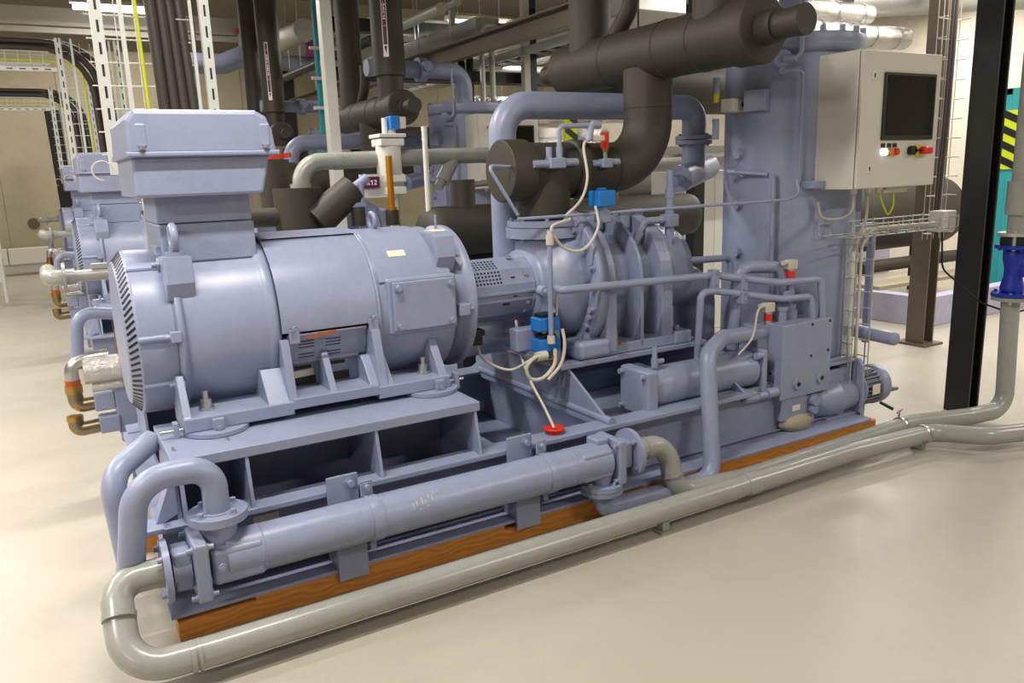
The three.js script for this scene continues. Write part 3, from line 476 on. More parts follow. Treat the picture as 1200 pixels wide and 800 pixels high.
// ---- oil separator tank
const TX = 3.9, TZ = -.63, TR = .4;
{
  const t = thing('separator_tank', 'tall blue-grey cylindrical oil separator tank @', 'tank', [TX, 0, TZ], { group: 'oil separator tanks', far: 2 });
  part(t, 'shell', M.tank, lathe('y', [TX, 0, TZ], [[.3, 0], [.31, .2], [.35, .32], [.45, .39], [.52, TR], [2.25, TR], [2.26, TR]], 72));
  part(t, 'top_flange', M.tank, lathe('y', [TX, 0, TZ], [[2.26, .3], [2.26, .41], [2.312, .41], [2.315, .405], [2.318, .41], [2.365, .41], [2.372, .40], [2.375, .1], [2.375, 0]], 64));
  for (let i = 0; i < 20; i++) { const a = (i + .5) / 20 * Math.PI * 2; part(t, 'bolt', M.tank, cyl('y', [TX + Math.cos(a) * .385, 2.385, TZ + Math.sin(a) * .395], .018, .035, 6)); }
  const el = part(t, 'outlet_pipe', M.tank, pipe([[TX, 2.37, TZ], [TX, 2.72, TZ], [TX - .55, 2.72, TZ], [TX - 1.1, 2.72, TZ]], .085, .22, 22));
  part(el, 'stop_valve', M.tank, [cyl('x', [TX - .5, 2.72, TZ], .12, .09, 24), cyl('z', [TX - .5, 2.74, TZ + .12], .05, .12, 14)]);
  for (const [y, s] of [[1.712, .03], [1.118, .034], [1.416, .034]]) { const a = y === 1.118 ? 3.15 : 3.2; part(t, 'sight_glass', M.tank, rot(cyl('x', [TX - TR - .01, y, TZ], s, .05, 20), [TX, y, TZ], [0, 1, 0], -.07)); }
  part(t, 'leg', M.tank, [prism('z', [[TX + .22, 0], [TX + .5, 0], [TX + .36, .62], [TX + .2, .62]], TZ + .16, TZ + .18, .003), box(TX + .18, TX + .52, 0, .015, TZ + .08, TZ + .26)]);
  part(t, 'leg', M.tank, [box(TX - .36, TX - .28, .1, .5, TZ - .04, TZ + .04)]); part(t, 'leg', M.tank, [box(TX - .04, TX + .04, 0, .4, TZ - .38, TZ - .3)]);
  part(t, 'level_pipe', M.tank, pipe([[3.535, 1.575, -.42], [3.50, 1.56, -.40], [3.505, .85, -.395]], .012, .04, 10));
  part(t, 'level_valve', M.tank, [between([3.49, 1.60, -.64], [3.46, 1.60, -.60], .024), between([3.43, 1.606, -.66], [3.52, 1.585, -.46], .012), between([3.415, 1.607, -.68], [3.44, 1.604, -.64], .018)]);
  part(t, 'upper_valves', M.tank, [between([3.555, 2.225, -.41], [3.52, 2.225, -.375], .05, 20), between([3.52, 2.225, -.375], [3.56, 2.22, -.31], .018), between([3.555, 2.16, -.41], [3.51, 2.16, -.37], .02), between([3.53, 2.16, -.37], [3.57, 2.155, -.30], .016)]);
  part(t, 'riser_tube', M.tank, pipe([[3.54, 2.22, -.34], [3.60, 2.24, -.315], [3.585, 2.7, -.30]], .013, .05, 10));
  part(t, 'tube_down', M.tank, pipe([[3.56, 2.155, -.32], [3.6, 2.15, -.30], [3.60, 1.53, -.30]], .009, .04, 10));
  const jb = part(t, 'heater_box', M.tank, rot(box(3.44, 3.56, 1.95, 2.07, -.60, -.47, .004), [3.5, 2, -.55], [0, 1, 0], .35));
  part(t, 'cabinet_bracket', M.tank, [box(3.62, 3.72, 1.50, 1.54, -.31, -.2, .003), box(3.72, 3.76, .9, 2.2, -.33, -.29, .002), box(4.12, 4.18, .55, 1.5, -.34, -.30, .002)]);
}
{
  const k = thing('level_switch', 'beige level switch on the side of the separator tank', 'switch', [3.44, 1.93, -.67]);
  part(k, 'switch_body', M.cabinet, rot(box(3.36, 3.50, 1.955, 2.03, -.70, -.62, .004), [3.43, 2, -.66], [0, 1, 0], .2));
  part(k, 'switch_mark', M.black, rot(box(3.455, 3.475, 1.985, 2.01, -.622, -.617), [3.43, 2, -.66], [0, 1, 0], .2));
  part(k, 'yellow_cap', M.yellow, cyl('y', [3.35, 2.04, -.72], .018, .05, 12)); part(k, 'stem', M.tank, [cyl('y', [3.35, 2.11, -.72], .02, .09, 14), cyl('y', [3.35, 1.86, -.72], .02, .12, 14)]);
}
// ---- control cabinet
{
  const c = thing('control_cabinet', 'beige control cabinet with dark touch screen @', 'cabinet', [4.07, 1.49, -.15], { group: 'control cabinets', far: 2 });
  const x0 = 3.71, x1 = 4.43, y0 = 1.49, y1 = 2.235;
  part(c, 'body', M.cabinet, box(x0, x1, y0, y1, -.31, -.022, .006));
  const d = part(c, 'door', M.cabinet, box(x0 + .004, x1 - .002, y0 + .004, y1 - .004, -.018, 0, .005));
  const sc = part(c, 'screen_frame', M.screenRim, box(3.90, 4.37, 1.755, 2.12, -.002, .012, .004)); part(sc, 'screen', M.screen, box(3.92, 4.352, 1.78, 2.105, .011, .0135));
  for (const [y] of [[2.10], [1.60]]) { const l = part(d, 'lock', M.white, box(3.795, 3.83, y - .025, y + .025, 0, .006, .002)); part(l, 'keyhole', M.black, box(3.807, 3.818, y - .012, y + .012, .006, .007)); }
  [['lamp', M.ledWhite, 3.925], ['yellow_button', M.orange, 3.98], ['red_button', M.red, 4.03]].forEach(([n, mt, x]) => { part(d, n, mt, cyl('z', [x, 1.69, .012], .02, .024, 18)); part(d, 'button_plate', M.screenRim, box(x - .018, x + .018, 1.715, 1.738, 0, .003)); });
  const sw = part(d, 'main_switch', M.yellow, cyl('z', [4.24, 1.695, .006], .035, .012, 24)); part(sw, 'handle', M.red, [box(4.245, 4.33, 1.672, 1.716, .012, .05, .012)]); part(sw, 'knob', M.black, [cyl('z', [4.175, 1.695, .015], .026, .03, 18), box(4.18, 4.24, 1.688, 1.702, .01, .03)]);
  for (const x of [3.83, 3.95, 4.05, 4.13]) part(c, 'cable_gland', M.white, cyl('y', [x, 1.475, -.1], .018, .03, 12));
  part(c, 'gland_rail', M.white, box(4.08, 4.3, 1.455, 1.475, -.12, -.08, .003));
}
for (const [i, pts] of [[[3.83, 1.47, -.1], [3.82, 1.36, -.1], [3.80, 1.32, -.16], [3.72, 1.33, -.22], [3.70, 1.42, -.24]], [[3.95, 1.47, -.1], [3.95, 1.3, -.1], [3.92, 1.2, -.12], [3.92, 1.12, -.15]], [[4.05, 1.47, -.1], [4.08, 1.38, -.08], [4.13, 1.33, -.08], [4.17, 1.38, -.08], [4.18, 1.46, -.09]]].entries())
  solo('cabinet_cable', ['grey hose looping under the cabinet beside the tank', 'thin grey cable hanging from cabinet into the cable ladder', 'grey and green cable loop under the cabinet'][i], 'cable', i === 2 ? M.greenYellow : M.hose, wire(pts, i === 2 ? .005 : .009), pts[0]);
// ---- black insulated pipework above the compressor
{
  const t = thing('insulated_suction_pipe', 'black foam-insulated suction tee and elbow rising @', 'pipe', [2.17, 1.388, AZ], { group: 'insulated suction pipes', far: 1 });
  const y = 1.655;
  part(t, 'tee_leg', M.insul, lathe('y', [2.17, 0, AZ], [[1.388, .1], [1.388, .135], [1.42, .14], [1.6, .15], [1.66, .15]], 40));
  part(t, 'end_cap', M.insul, lathe('x', [0, y, AZ], [[1.9, 0], [1.9, .155], [1.907, .163], [2.04, .163], [2.05, .157], [2.06, .1]], 48));
  part(t, 'tee_body', M.insul, [cyl('x', [2.2, y, AZ], .145, .32, 44), lathe('x', [0, y, AZ], [[2.33, .1], [2.33, .155], [2.36, .16], [2.42, .155], [2.42, .1]], 40)]);
  part(t, 'elbow', M.insul, pipe([[2.3, y, AZ], [2.9, y, AZ], [2.9, 2.2, AZ]], .14, .34, 36));
  parts(t, 'seam', M.insulEdge, [between([2.9, 1.98, AZ], [2.9, 1.985, AZ], .1415, 36), between([2.6, y, AZ], [2.605, y, AZ], .1415, 36)]);
}
{
  const h = thing('insulated_header', 'thick black insulated header pipe with capped ends @', 'pipe', [2.9, 2.28, -.8], { group: 'insulated header pipes', far: 2 });
  const Y = 2.285, X = 2.9;
  part(h, 'header', M.insul, lathe('z', [X, Y, 0], [[-1.66, 0], [-1.66, .13], [-1.63, .152], [-.1, .152], [-.1, .165], [.03, .165], [.05, .15], [.05, 0]], 48));
  for (const z of [-1.1, -.62, -.35]) part(h, 'joint_band', M.insul, torus('z', [X, Y, z], .151, .006));
  part(h, 'end_stub', M.insul, [cyl('z', [X, Y, -1.75], .06, .24, 28)]);
  part(h, 'end_stub', M.insul, [cyl('z', [X, Y, .09], .08, .1, 28), cyl('z', [X, Y, .18], .066, .22, 28), cyl('z', [X, Y, .275], .07, .04, 28)]);
  part(h, 'bypass', M.insul, pipe([[X, Y + .1, -1.15], [X, Y + .26, -.98], [X, Y + .35, -.95], [X, Y + .5, -.95]], .05, .1, 16));
}
for (const [z, r, txt] of [[-1.37, .13, 0], [-.27, .155, 1]]) {
  const p = thing('insulated_riser', `${txt ? 'thick' : 'slimmer'} black insulated vertical riser standing on the header ${'@'}`, 'pipe', [2.9, 2.3, z], { group: 'insulated risers', far: 2 });
  part(p, 'pipe', M.insul, txt ? [cyl('y', [2.9, 2.45, z], r - .03, .3, 32), cyl('y', [2.9, 4.05, z], r, 2.9, 36)] : cyl('y', [2.9, 3.9, z], r, 3.2, 36));
  if (txt) {
    const tex = canvasTex(64, 512, (g, w, H) => { g.fillStyle = '#e9e4e4'; g.fillRect(0, 0, w, H); g.fillStyle = '#5b1440'; g.fillRect(8, 8, 48, 60); g.fillRect(8, 330, 48, 110); g.save(); g.translate(32, 200); g.rotate(Math.PI / 2); g.fillRect(-130, -24, 258, 48); g.fillStyle = '#efe9ea'; g.font = 'bold 40px sans-serif'; g.textAlign = 'center'; g.textBaseline = 'middle'; g.fillText('AH1-56CH', 0, 2); g.restore(); g.fillStyle = '#5b1440'; g.beginPath(); g.moveTo(12, 448); g.lineTo(52, 448); g.lineTo(32, 490); g.fill(); });
    const ar = panel(p, 'flow_arrow_label', .05, .78, [2.9 - r * .5, 3.15, z + r * .88], tex, 0, -.52, 0, .003); ar.userData.label = 'purple and white pipe arrow label';
  }
}
// long low insulated pipe behind the compressor
{
  const p = thing('insulated_low_pipe', 'horizontal black insulated pipe with capped stub behind the compressor', 'pipe', [3.2, 1.1, -2]);
  part(p, 'pipe', M.insul, lathe('x', [0, 1.27, -2], [[1.95, 0], [1.97, .12], [2.04, .165], [2.1, .17], [4.25, .17], [4.33, .16], [4.38, .1], [4.38, 0]], 44));
  part(p, 'stub', M.insul, [cyl('y', [2.28, 1.5, -2], .085, .22, 28)]);
  part(p, 'tail', M.insul, pipe([[3.5, 1.22, -2.1], [2.6, 1.05, -2.2], [2.0, 1.0, -2.2], [1.2, 1.05, -2.2]], .15, .3, 24));
  parts(p, 'support', M.black, [box(2.2, 2.3, 0, 1.1, -2.05, -1.95), box(4.0, 4.1, 0, 1.1, -2.05, -1.95)]);
}
// ---- blue-grey U pipe behind the tee
{
  const p = thing('discharge_loop', 'blue-grey inverted U-shaped pipe behind the suction tee @', 'pipe', [2.1, 1.2, -1.12], { group: 'U-shaped pipes', far: 1 });
  part(p, 'pipe_run', M.paint, pipe([[2.1, .9, -1.12], [2.1, 2.02, -1.12], [3.55, 2.02, -1.12], [3.55, 1.84, -1.12]], .078, .17, 28));
  flangeOn(p, 'flange', M.tank, 'y', [3.55, 1.83, -1.12], .12, .024, .1, 6, .012, 1, .2); flangeOn(p, 'flange', M.tank, 'y', [3.55, 1.80, -1.12], .12, .024, .1, 6, .012, -1, .2);
  part(p, 'valve_body', M.tank, [cyl('y', [3.55, 1.7, -1.12], .075, .2, 24), between([3.3, 1.57, -.98], [3.85, 1.64, -1.3], .085, 24), between([3.2, 1.56, -.93], [3.3, 1.57, -.98], .035, 14)]);
}
// ---- grey pipe with valve behind the motor
{
  const p = thing('brine_pipe', 'grey pipe with elbow running behind the big motor', 'pipe', [1.6, 1.5, -2.3]);
  const z = -2.3; part(p, 'pipe_run', M.grey, pipe([[1.26, 1.42, z], [1.27, 1.755, z], [2.35, 1.775, z], [3.1, 1.775, z]], .055, .14, 24));
  parts(p, 'coupling', M.grey, [cyl('x', [1.52, 1.76, z], .06, .05, 24), cyl('y', [1.262, 1.52, z], .066, .2, 24)]);
  part(p, 'strainer', M.grey, [between([2.36, 1.74, z], [2.26, 1.6, z + .03], .05, 18), between([2.28, 1.63, z + .02], [2.22, 1.56, z + .04], .035, 14), pipe([[2.68, 1.74, z], [2.68, 1.58, z], [2.5, 1.57, z]], .022, .05, 12), cyl('y', [2.49, 1.55, z], .02, .09, 12)]);
}
{
  const v = thing('solenoid_valve', 'pale grey square valve with bright blue coil on grey pipe', 'valve', [1.87, 1.66, -2.25]);
  part(v, 'body', M.white, [box(1.77, 1.96, 1.90, 1.925, -2.36, -2.16, .006), box(1.78, 1.95, 1.845, 1.895, -2.35, -2.17, .01), cyl('y', [1.865, 1.755, -2.26], .085, .2, 28), cyl('y', [1.85, 1.98, -2.26], .02, .1, 14), cyl('y', [1.9, 1.95, -2.26], .025, .06, 14)]);
  part(v, 'coil', M.blue, box(1.87, 1.935, 1.955, 2.04, -2.3, -2.2, .006)); part(v, 'plug', M.cabinet, box(1.94, 1.985, 1.96, 2.035, -2.29, -2.21, .004));
}
solo('amber_tube', 'amber glass-like brass tube standing behind the motor', 'gauge', M.amber, [cyl('y', [1.80, 1.6, -2.1], .022, .36, 16), cyl('y', [1.80, 1.42, -2.1], .035, .06, 6), cyl('y', [1.80, 1.37, -2.1], .018, .06, 12)], [1.80, 1.34, -2.1]);
solo('conduit_post', 'slim white conduit post behind the motor drive end', 'post', M.white, [cyl('y', [2.02, 1.4, -2.0], .018, 1.1, 16), cyl('y', [2.02, 1.945, -2.0], .02, .03, 16)], [2.02, .85, -2.0]);
{
  const s = thing('insulated_vessel', 'black insulated valve body with slanted bonnet behind the motor', 'vessel', [1.2, 1.1, -2.2]);
  part(s, 'drum', M.insul, [cyl('y', [1.22, 1.42, -2.25], .15, .35, 32), cyl('y', [1.15, 1.58, -2.5], .1, .4, 28)]);
  part(s, 'bonnet', M.insul, [between([1.3, 1.38, -2.15], [1.56, 1.58, -2.15], .11, 28, .095)]); part(s, 'spindle', M.paint, between([1.56, 1.575, -2.15], [1.66, 1.645, -2.15], .032, 8));
  part(s, 'red_cap', M.red, rot(cyl('y', [1.16, 1.80, -2.5], .11, .03, 24), [1.16, 1.8, -2.5], [0, 0, 1], .08));
  part(s, 'side_pipe', M.insul, cyl('x', [.9, 1.42, -2.25], .06, .4, 20));
}
{
  const s = thing('gauge_valves', 'pair of blue-grey gauge valves on the insulated pipe behind motor', 'valve', [1.6, 1.3, -2.1]);
  parts(s, 'insulated_boss', M.insul, [cyl('y', [1.565, 1.40, -2.1], .045, .12, 20), cyl('y', [1.8, 1.38, -2.1], .045, .1, 20)]);
  part(s, 'valve', M.paint, [cyl('y', [1.54, 1.53, -2.1], .02, .14, 12), cyl('y', [1.6, 1.53, -2.1], .016, .16, 12), box(1.52, 1.62, 1.46, 1.49, -2.12, -2.08, .004)]);
}
// ---- small lines around the compressor
const line = (label, pts, r, mat = M.paint, bend = .03, far) => solo('oil_line', label, 'pipe', mat, pipe(pts, r, bend, 14), pts[0], { far });
line('blue-grey oil line along the front of the compressor casing to the manifold', [[2.0, 1.063, -.45], [1.97, 1.063, -.37], [3.001, 1.045, -.36], [3.36, .984, -.2], [3.67, .978, -.17], [3.675, .77, -.15]], .021, M.paint, .04);
line('lower blue-grey oil line bending down to the manifold top', [[2.885, .5, -.36], [2.88, .962, -.33], [2.987, .96, -.33], [3.38, .888, -.2], [3.585, .885, -.165], [3.6, .77, -.16]], .02, M.paint, .04);
line('thick blue-grey hairpin pipe over the manifold block', [[3.163, .6, -.36], [3.162, 1.08, -.33], [3.448, 1.06, -.28], [3.5, .8, -.25]], .036, M.paint, .08);
line('blue-grey vertical line dropping from fitting beside the compressor top', [[2.887, 1.56, -.6], [2.886, 1.11, -.6], [3.37, 1.095, -.6], [3.39, .97, -.6]], .021, M.paint, .045);
line('thin blue-grey line from suction flange across to the tank', [[1.892, 1.412, -.63], [3.44, 1.445, -.235], [3.55, 1.47, -.25], [3.56, 1.55, -.28]], .0085, M.paint, .04);
line('thin blue-grey rod from suction cap down to the flange', [[1.905, 1.675, -.70], [1.735, 1.684, -.64], [1.894, 1.433, -.63]], .0095, M.paint, .02);
line('blue-grey capillary line bending over the suction tee', [[2.165, 1.70, -.64], [2.165, 1.873, -.64], [2.36, 1.878, -.64]], .013, M.paint, .03);
{
  const f = thing('line_fitting', 'blue-grey square fitting with branch on vertical line by compressor', 'fitting', [2.887, 1.25, -.6]);
  part(f, 'body', M.paint, [box(2.845, 2.925, 1.315, 1.385, -.64, -.56, .008), cyl('y', [2.887, 1.41, -.6], .026, .05, 6), cyl('y', [2.887, 1.5, -.6], .03, .05, 6), cyl('y', [2.887, 1.58, -.6], .018, .1, 14), cyl('y', [2.887, 1.29, -.6], .026, .05, 6)]);
  part(f, 'branch', M.paint, [pipe([[2.85, 1.355, -.6], [2.71, 1.355, -.6], [2.66, 1.27, -.62], [2.62, 1.2, -.64]], .02, .03, 14), between([2.68, 1.3, -.61], [2.64, 1.22, -.63], .03, 6)]);
}
for (const [i, [x, y, z, h]] of [[2.995, 1.09, -.6, .1], [2.99, 1.03, -.35, .1], [3.16, .99, -.3, .1], [3.14, .92, -.28, .06]].entries()) {
  const c = thing('pipe_clamp', ['blue-grey twin pipe clamp on the line beside the discharge cover', 'blue-grey clamp plate on the front oil line', 'blue-grey clamp on the upper line by the hairpin pipe', 'blue-grey clamp on the lower line by the hairpin pipe'][i], 'clamp', [x, y - h / 2, z]);
  part(c, 'plate', M.paint, box(x - .022, x + .022, y - h / 2 - .01, y + h / 2, z - .025, z + .03, .006)); part(c, 'bolt', M.paint, [hexBolt('z', [x, y + h * .3, z + .03], .01, .012), hexBolt('z', [x, y - h * .3, z + .03], .01, .012)]);
}
{
  const v = thing('solenoid_valve', 'bright blue solenoid coil on the thin line above the compressor', 'valve', [2.37, 1.38, -.55]);
  part(v, 'coil', M.blue, box(2.30, 2.41, 1.455, 1.54, -.58, -.48, .008)); part(v, 'coil_cap', M.blue, box(2.335, 2.37, 1.54, 1.553, -.55, -.51, .004)); part(v, 'plug', M.brassOld, box(2.41, 2.445, 1.46, 1.525, -.56, -.50, .004));
  part(v, 'body', M.paint, [cyl('y', [2.36, 1.42, -.53], .03, .07, 8), box(2.325, 2.395, 1.37, 1.44, -.57, -.5, .01), cyl('x', [2.56, 1.418, -.49], .02, .06, 6), cyl('x', [2.52, 1.418, -.50], .015, .15, 12)]);
}
{
  const v = thing('valve_manifold', 'blue-grey needle valve pair on the suction tee', 'valve', [2.13, 1.66, -.64]);
  part(v, 'body', M.paint, [box(2.09, 2.19, 1.66, 1.715, -.67, -.61, .008), cyl('x', [2.05, 1.685, -.64], .02, .09, 8), cyl('x', [2.23, 1.69, -.64], .02, .09, 8), cyl('y', [2.10, 1.74, -.64], .016, .06, 6), cyl('y', [2.165, 1.74, -.64], .018, .06, 6)]);
}
{
  const v = thing('pressure_transmitter', 'red pressure transmitter on small blue-grey valve by suction elbow', 'sensor', [2.47, 1.66, -.66]);
  part(v, 'valve', M.paint, [box(2.44, 2.51, 1.655, 1.705, -.69, -.63, .008), cyl('x', [2.42, 1.68, -.66], .018, .06, 8), cyl('x', [2.54, 1.685, -.66], .018, .06, 8)]);
  part(v, 'stem', M.steel, cyl('y', [2.475, 1.725, -.66], .013, .05, 14)); part(v, 'collar', M.brass, cyl('y', [2.475, 1.75, -.66], .02, .02, 16)); part(v, 'sensor_body', M.red, cyl('y', [2.475, 1.80, -.66], .023, .085, 18)); part(v, 'cap', M.steel, cyl('y', [2.475, 1.845, -.66], .022, .01, 18));
}
{
  const v = thing('cable_plug', 'cream right-angle cable plug at end of capillary line', 'plug', [2.4, 1.82, -.64]);
  part(v, 'fitting', M.paint, [between([2.37, 1.88, -.64], [2.34, 1.8, -.62], .02, 8), cyl('x', [2.40, 1.88, -.64], .022, .05, 8)]); part(v, 'plug', M.wire, [box(2.36, 2.44, 1.795, 1.825, -.65, -.61, .006)]);
}
for (const [i, [x, y, z]] of [[3.295, .79, -.22], [3.47, 1.02, -.22]].entries()) {
  const v = thing('pressure_transmitter', ['red-banded sensor with cream plug on the manifold corner', 'red-banded sensor with cream plug in front of the tank'][i], 'sensor', [x, y - .12, z]);
  part(v, 'stem', M.paint, [cyl('y', [x, y - .1, z], .022, .14, 6), cyl('y', [x, y - .06, z], .016, .1, 12), box(x - .07, x + .02, y - .13, y - .09, z - .02, z + .02, .008)]); part(v, 'red_band', M.red, cyl('y', [x, y + .0, z], .024, .04, 16)); part(v, 'collar', M.steel, [cyl('y', [x, y + .024, z], .022, .012, 16), cyl('y', [x, y - .027, z], .022, .014, 16)]); part(v, 'plug', M.wire, [box(x - .035, x + .03, y + .03, y + .085, z - .025, z + .025, .006), cyl('x', [x - .05, y + .07, z], .014, .04, 12)]);
}
for (const [label, pts, r, mat] of [
  ['cream cable from plug sweeping down over the suction elbow', [[2.36, 1.81, -.62], [2.28, 1.78, -.58], [2.24, 1.6, -.5], [2.2, 1.5, -.5], [2.1, 1.42, -.5]], .0075, M.wire],
  ['cream cable looping below the blue solenoid coil', [[2.29, 1.46, -.5], [2.27, 1.36, -.45], [2.15, 1.25, -.42], [2.03, 1.27, -.42], [1.96, 1.37, -.42], [2.1, 1.405, -.46]], .008, M.wire],
  ['cream cable drooping from the manifold sensor', [[3.245, .865, -.22], [3.19, .84, -.2], [3.13, .7, -.18], [3.0, .62, -.16]], .006, M.wire],
  ['dark cable drooping to the red cap on the rail', [[1.88, .88, -.66], [1.86, .74, -.6], [1.8, .62, -.4], [1.77, .52, -.22], [1.76, .45, -.13]], .007, M.wire],
  ['grey cable hanging from the coupling bracket', [[1.645, .79, -.67], [1.65, .72, -.62], [1.74, .665, -.5], [1.84, .73, -.42]], .007, M.wire],
  ['thick cream cable loop hanging under the blue coils', [[1.96, .76, -.41], [1.945, .68, -.40], [1.87, .62, -.40], [1.8, .63, -.40], [1.78, .69, -.40], [1.83, .735, -.40], [1.86, .74, -.4]], .0105, M.wire],
  ['cream cable from lower blue coil joining the loop', [[2.0, .86, -.40], [2.005, .78, -.39], [1.98, .68, -.39], [1.9, .61, -.39]], .009, M.wire],
]) solo('signal_cable', label, 'cable', mat, wire(pts, r), pts[0]);
{
  const v = thing('conduit_rod', 'slim blue-grey conduit with cream end sleeves before the compressor', 'conduit', [1.95, .8, -.4]);
  part(v, 'tube', M.paint, between([1.945, 1.30, -.415], [1.94, .83, -.415], .013)); part(v, 'side_rod', M.steel, between([1.985, 1.08, -.42], [1.98, .93, -.42], .007));
  part(v, 'sleeve', M.wire, [cyl('y', [1.946, 1.315, -.415], .02, .05, 14), cyl('y', [1.947, 1.345, -.415], .014, .03, 14)]); part(v, 'sleeve', M.wire, cyl('y', [1.94, .81, -.415], .02, .04, 14));
}
for (const [i, y] of [[0, .885], [1, .775]]) {
  const v = thing('solenoid_coil', ['upper bright blue coil with black cap under the compressor neck', 'lower bright blue coil beside the compressor foot'][i], 'coil', [1.94, y - .05, -.46]);
  part(v, 'coil', M.blue, box(1.88, 2.01, y - .035, y + .035, -.52, -.43, .008)); part(v, 'cap', M.black, box(1.90, 1.99, y + .035, y + .055, -.51, -.44, .004)); part(v, 'core', M.steel, [cyl('y', [1.94, y - .05, -.48], .012, .03, 10)]);
  if (i) part(v, 'brass_fitting', M.brassOld, [cyl('y', [1.93, y - .07, -.48], .02, .04, 6), cyl('x', [1.93, y - .085, -.48], .012, .12, 10)]);
}
solo('terminal_block', 'cream cable junction on the pedestal plate', 'junction', M.wire, cyl('x', [1.875, .735, -.41], .024, .06, 14), [1.87, .735, -.41]);
solo('sensor_bracket', 'black speed sensor bracket under the coupling guard', 'bracket', M.black, [box(1.58, 1.68, .83, .86, -.72, -.64), box(1.62, 1.67, .78, .83, -.7, -.65)], [1.63, .78, -.68]);
solo('red_cap', 'bright red plastic cap standing on the skid rail', 'cap', M.red, lathe('y', [1.76, 0, -.13], [[.40, .03], [.43, .034], [.445, .037], [.445, .05], [.454, .05], [.454, .03], [.446, .02], [.446, 0]], 28), [1.76, .4, -.13]);
solo('coupling_disc', 'dark round disc standing below the coupling', 'disc', M.black, lathe('x', [1.5, .6, -1.0], [[-.05, 0], [-.05, .1], [0, .13], [.02, .13], [.02, 0]], 32), [1.5, .47, -1.0]);
{ // bearing bracket under the coupling
  const v = thing('coupling_support', 'blue-grey cast bracket under the coupling guard and compressor neck', 'bracket', [1.9, .66, AZ]);
  part(v, 'plate', M.paint, [prism('x', [[-1.05, .66], [-.5, .66], [-.52, .9], [-.6, 1.0], [-1.0, 1.0], [-1.05, .9]], 2.02, 2.06, .006), box(1.8, 2.02, .74, .86, -.6, -.52, .01), cyl('x', [1.78, .80, -.85], .12, .3, 30)]);
}
solo('lube_pipe', 'thick blue-grey pipe crossing behind the coupling at floor side', 'pipe', M.paint, pipe([[1.0, .72, -1.3], [2.2, .80, -1.25], [2.9, .8, -1.25]], .09, .2, 24), [1.5, .64, -1.3]);
// ---- service piping at the motor's non-drive end, behind the skid
{
  const s = thing('cooler_service_set', 'brass elbows with foil lagging and grey pipe @', 'pipework', [-.1, .4, -1.85], { group: 'brass service connections', far: 2 });
  const z = -1.85;
  part(s, 'grey_bend', M.paint, pipe([[.25, .94, z], [-.12, 1.0, z], [-.15, .70, z]], .032, .08, 20));
  part(s, 'steel_bend', M.steel, pipe([[.0, .76, z + .05], [-.1, .755, z + .05], [-.185, .73, z + .05], [-.185, .63, z + .05]], .034, .1, 18));
  part(s, 'foil_lagging', M.foil, cyl('x', [.05, .70, z + .1], .072, .36, 24)); part(s, 'foil_lagging', M.foil, cyl('x', [.08, .61, z + .1], .03, .36, 20));
  part(s, 'copper_ring', M.copper, cyl('y', [-.185, .635, z + .05], .037, .03, 20)); part(s, 'brass_nut', M.brass, cyl('y', [-.185, .60, z + .05], .042, .045, 8));
  part(s, 'brass_elbow', M.brassOld, pipe([[-.185, .58, z + .05], [-.18, .505, z + .05], [-.09, .51, z + .05]], .038, .06, 18));
  part(s, 'brass_elbow', M.brassOld, pipe([[-.2, .44, z + .08], [-.195, .385, z + .08], [-.08, .39, z + .08]], .038, .05, 18)); part(s, 'brass_nut', M.brass, cyl('y', [-.2, .45, z + .08], .04, .025, 8));
  parts(s, 'valve_block', M.paint, [box(-.1, .0, .47, .56, z + .0, z + .1, .008), box(-.09, .01, .35, .44, z + .02, z + .12, .008)]); part(s, 'pump_body', M.paint, [box(.0, .1, .33, .62, z - .05, z + .1, .01), cyl('y', [.08, .31, z], .07, .1, 20)]);
  const tp = part(s, 'top_pipe', M.grey, cyl('x', [.08, 1.19, z], .032, .5, 20)); part(tp, 'pipe_end', M.grey, [cyl('x', [-.15, 1.19, z], .075, .016, 28), pipe([[-.1, 1.19, z], [-.22, 1.19, z], [-.22, 1.19, z - .4]], .042, .06, 20)]); parts(tp, 'fitting', M.grey, [box(-.02, .06, 1.22, 1.25, z - .02, z + .02, .005), box(.1, .18, 1.22, 1.25, z - .02, z + .02, .005)]);
  part(s, 'lock_valve', M.brass, [cyl('y', [.06, .86, z + .1], .022, .09, 10)]); part(s, 'valve_cap', M.black, cyl('y', [.06, .93, z + .1], .026, .05, 12)); part(s, 'red_ring', M.copper, cyl('y', [.06, .80, z + .1], .024, .03, 12));
  part(s, 'meter_box', M.paint, [box(.08, .2, .92, 1.1, z - .03, z + .06, .006), cyl('y', [.2, 1.05, z], .05, .14, 18)]);
  part(s, 'support_post', M.paint, [box(.16, .24, 0, 1.15, z - .06, z + .02)]);
}
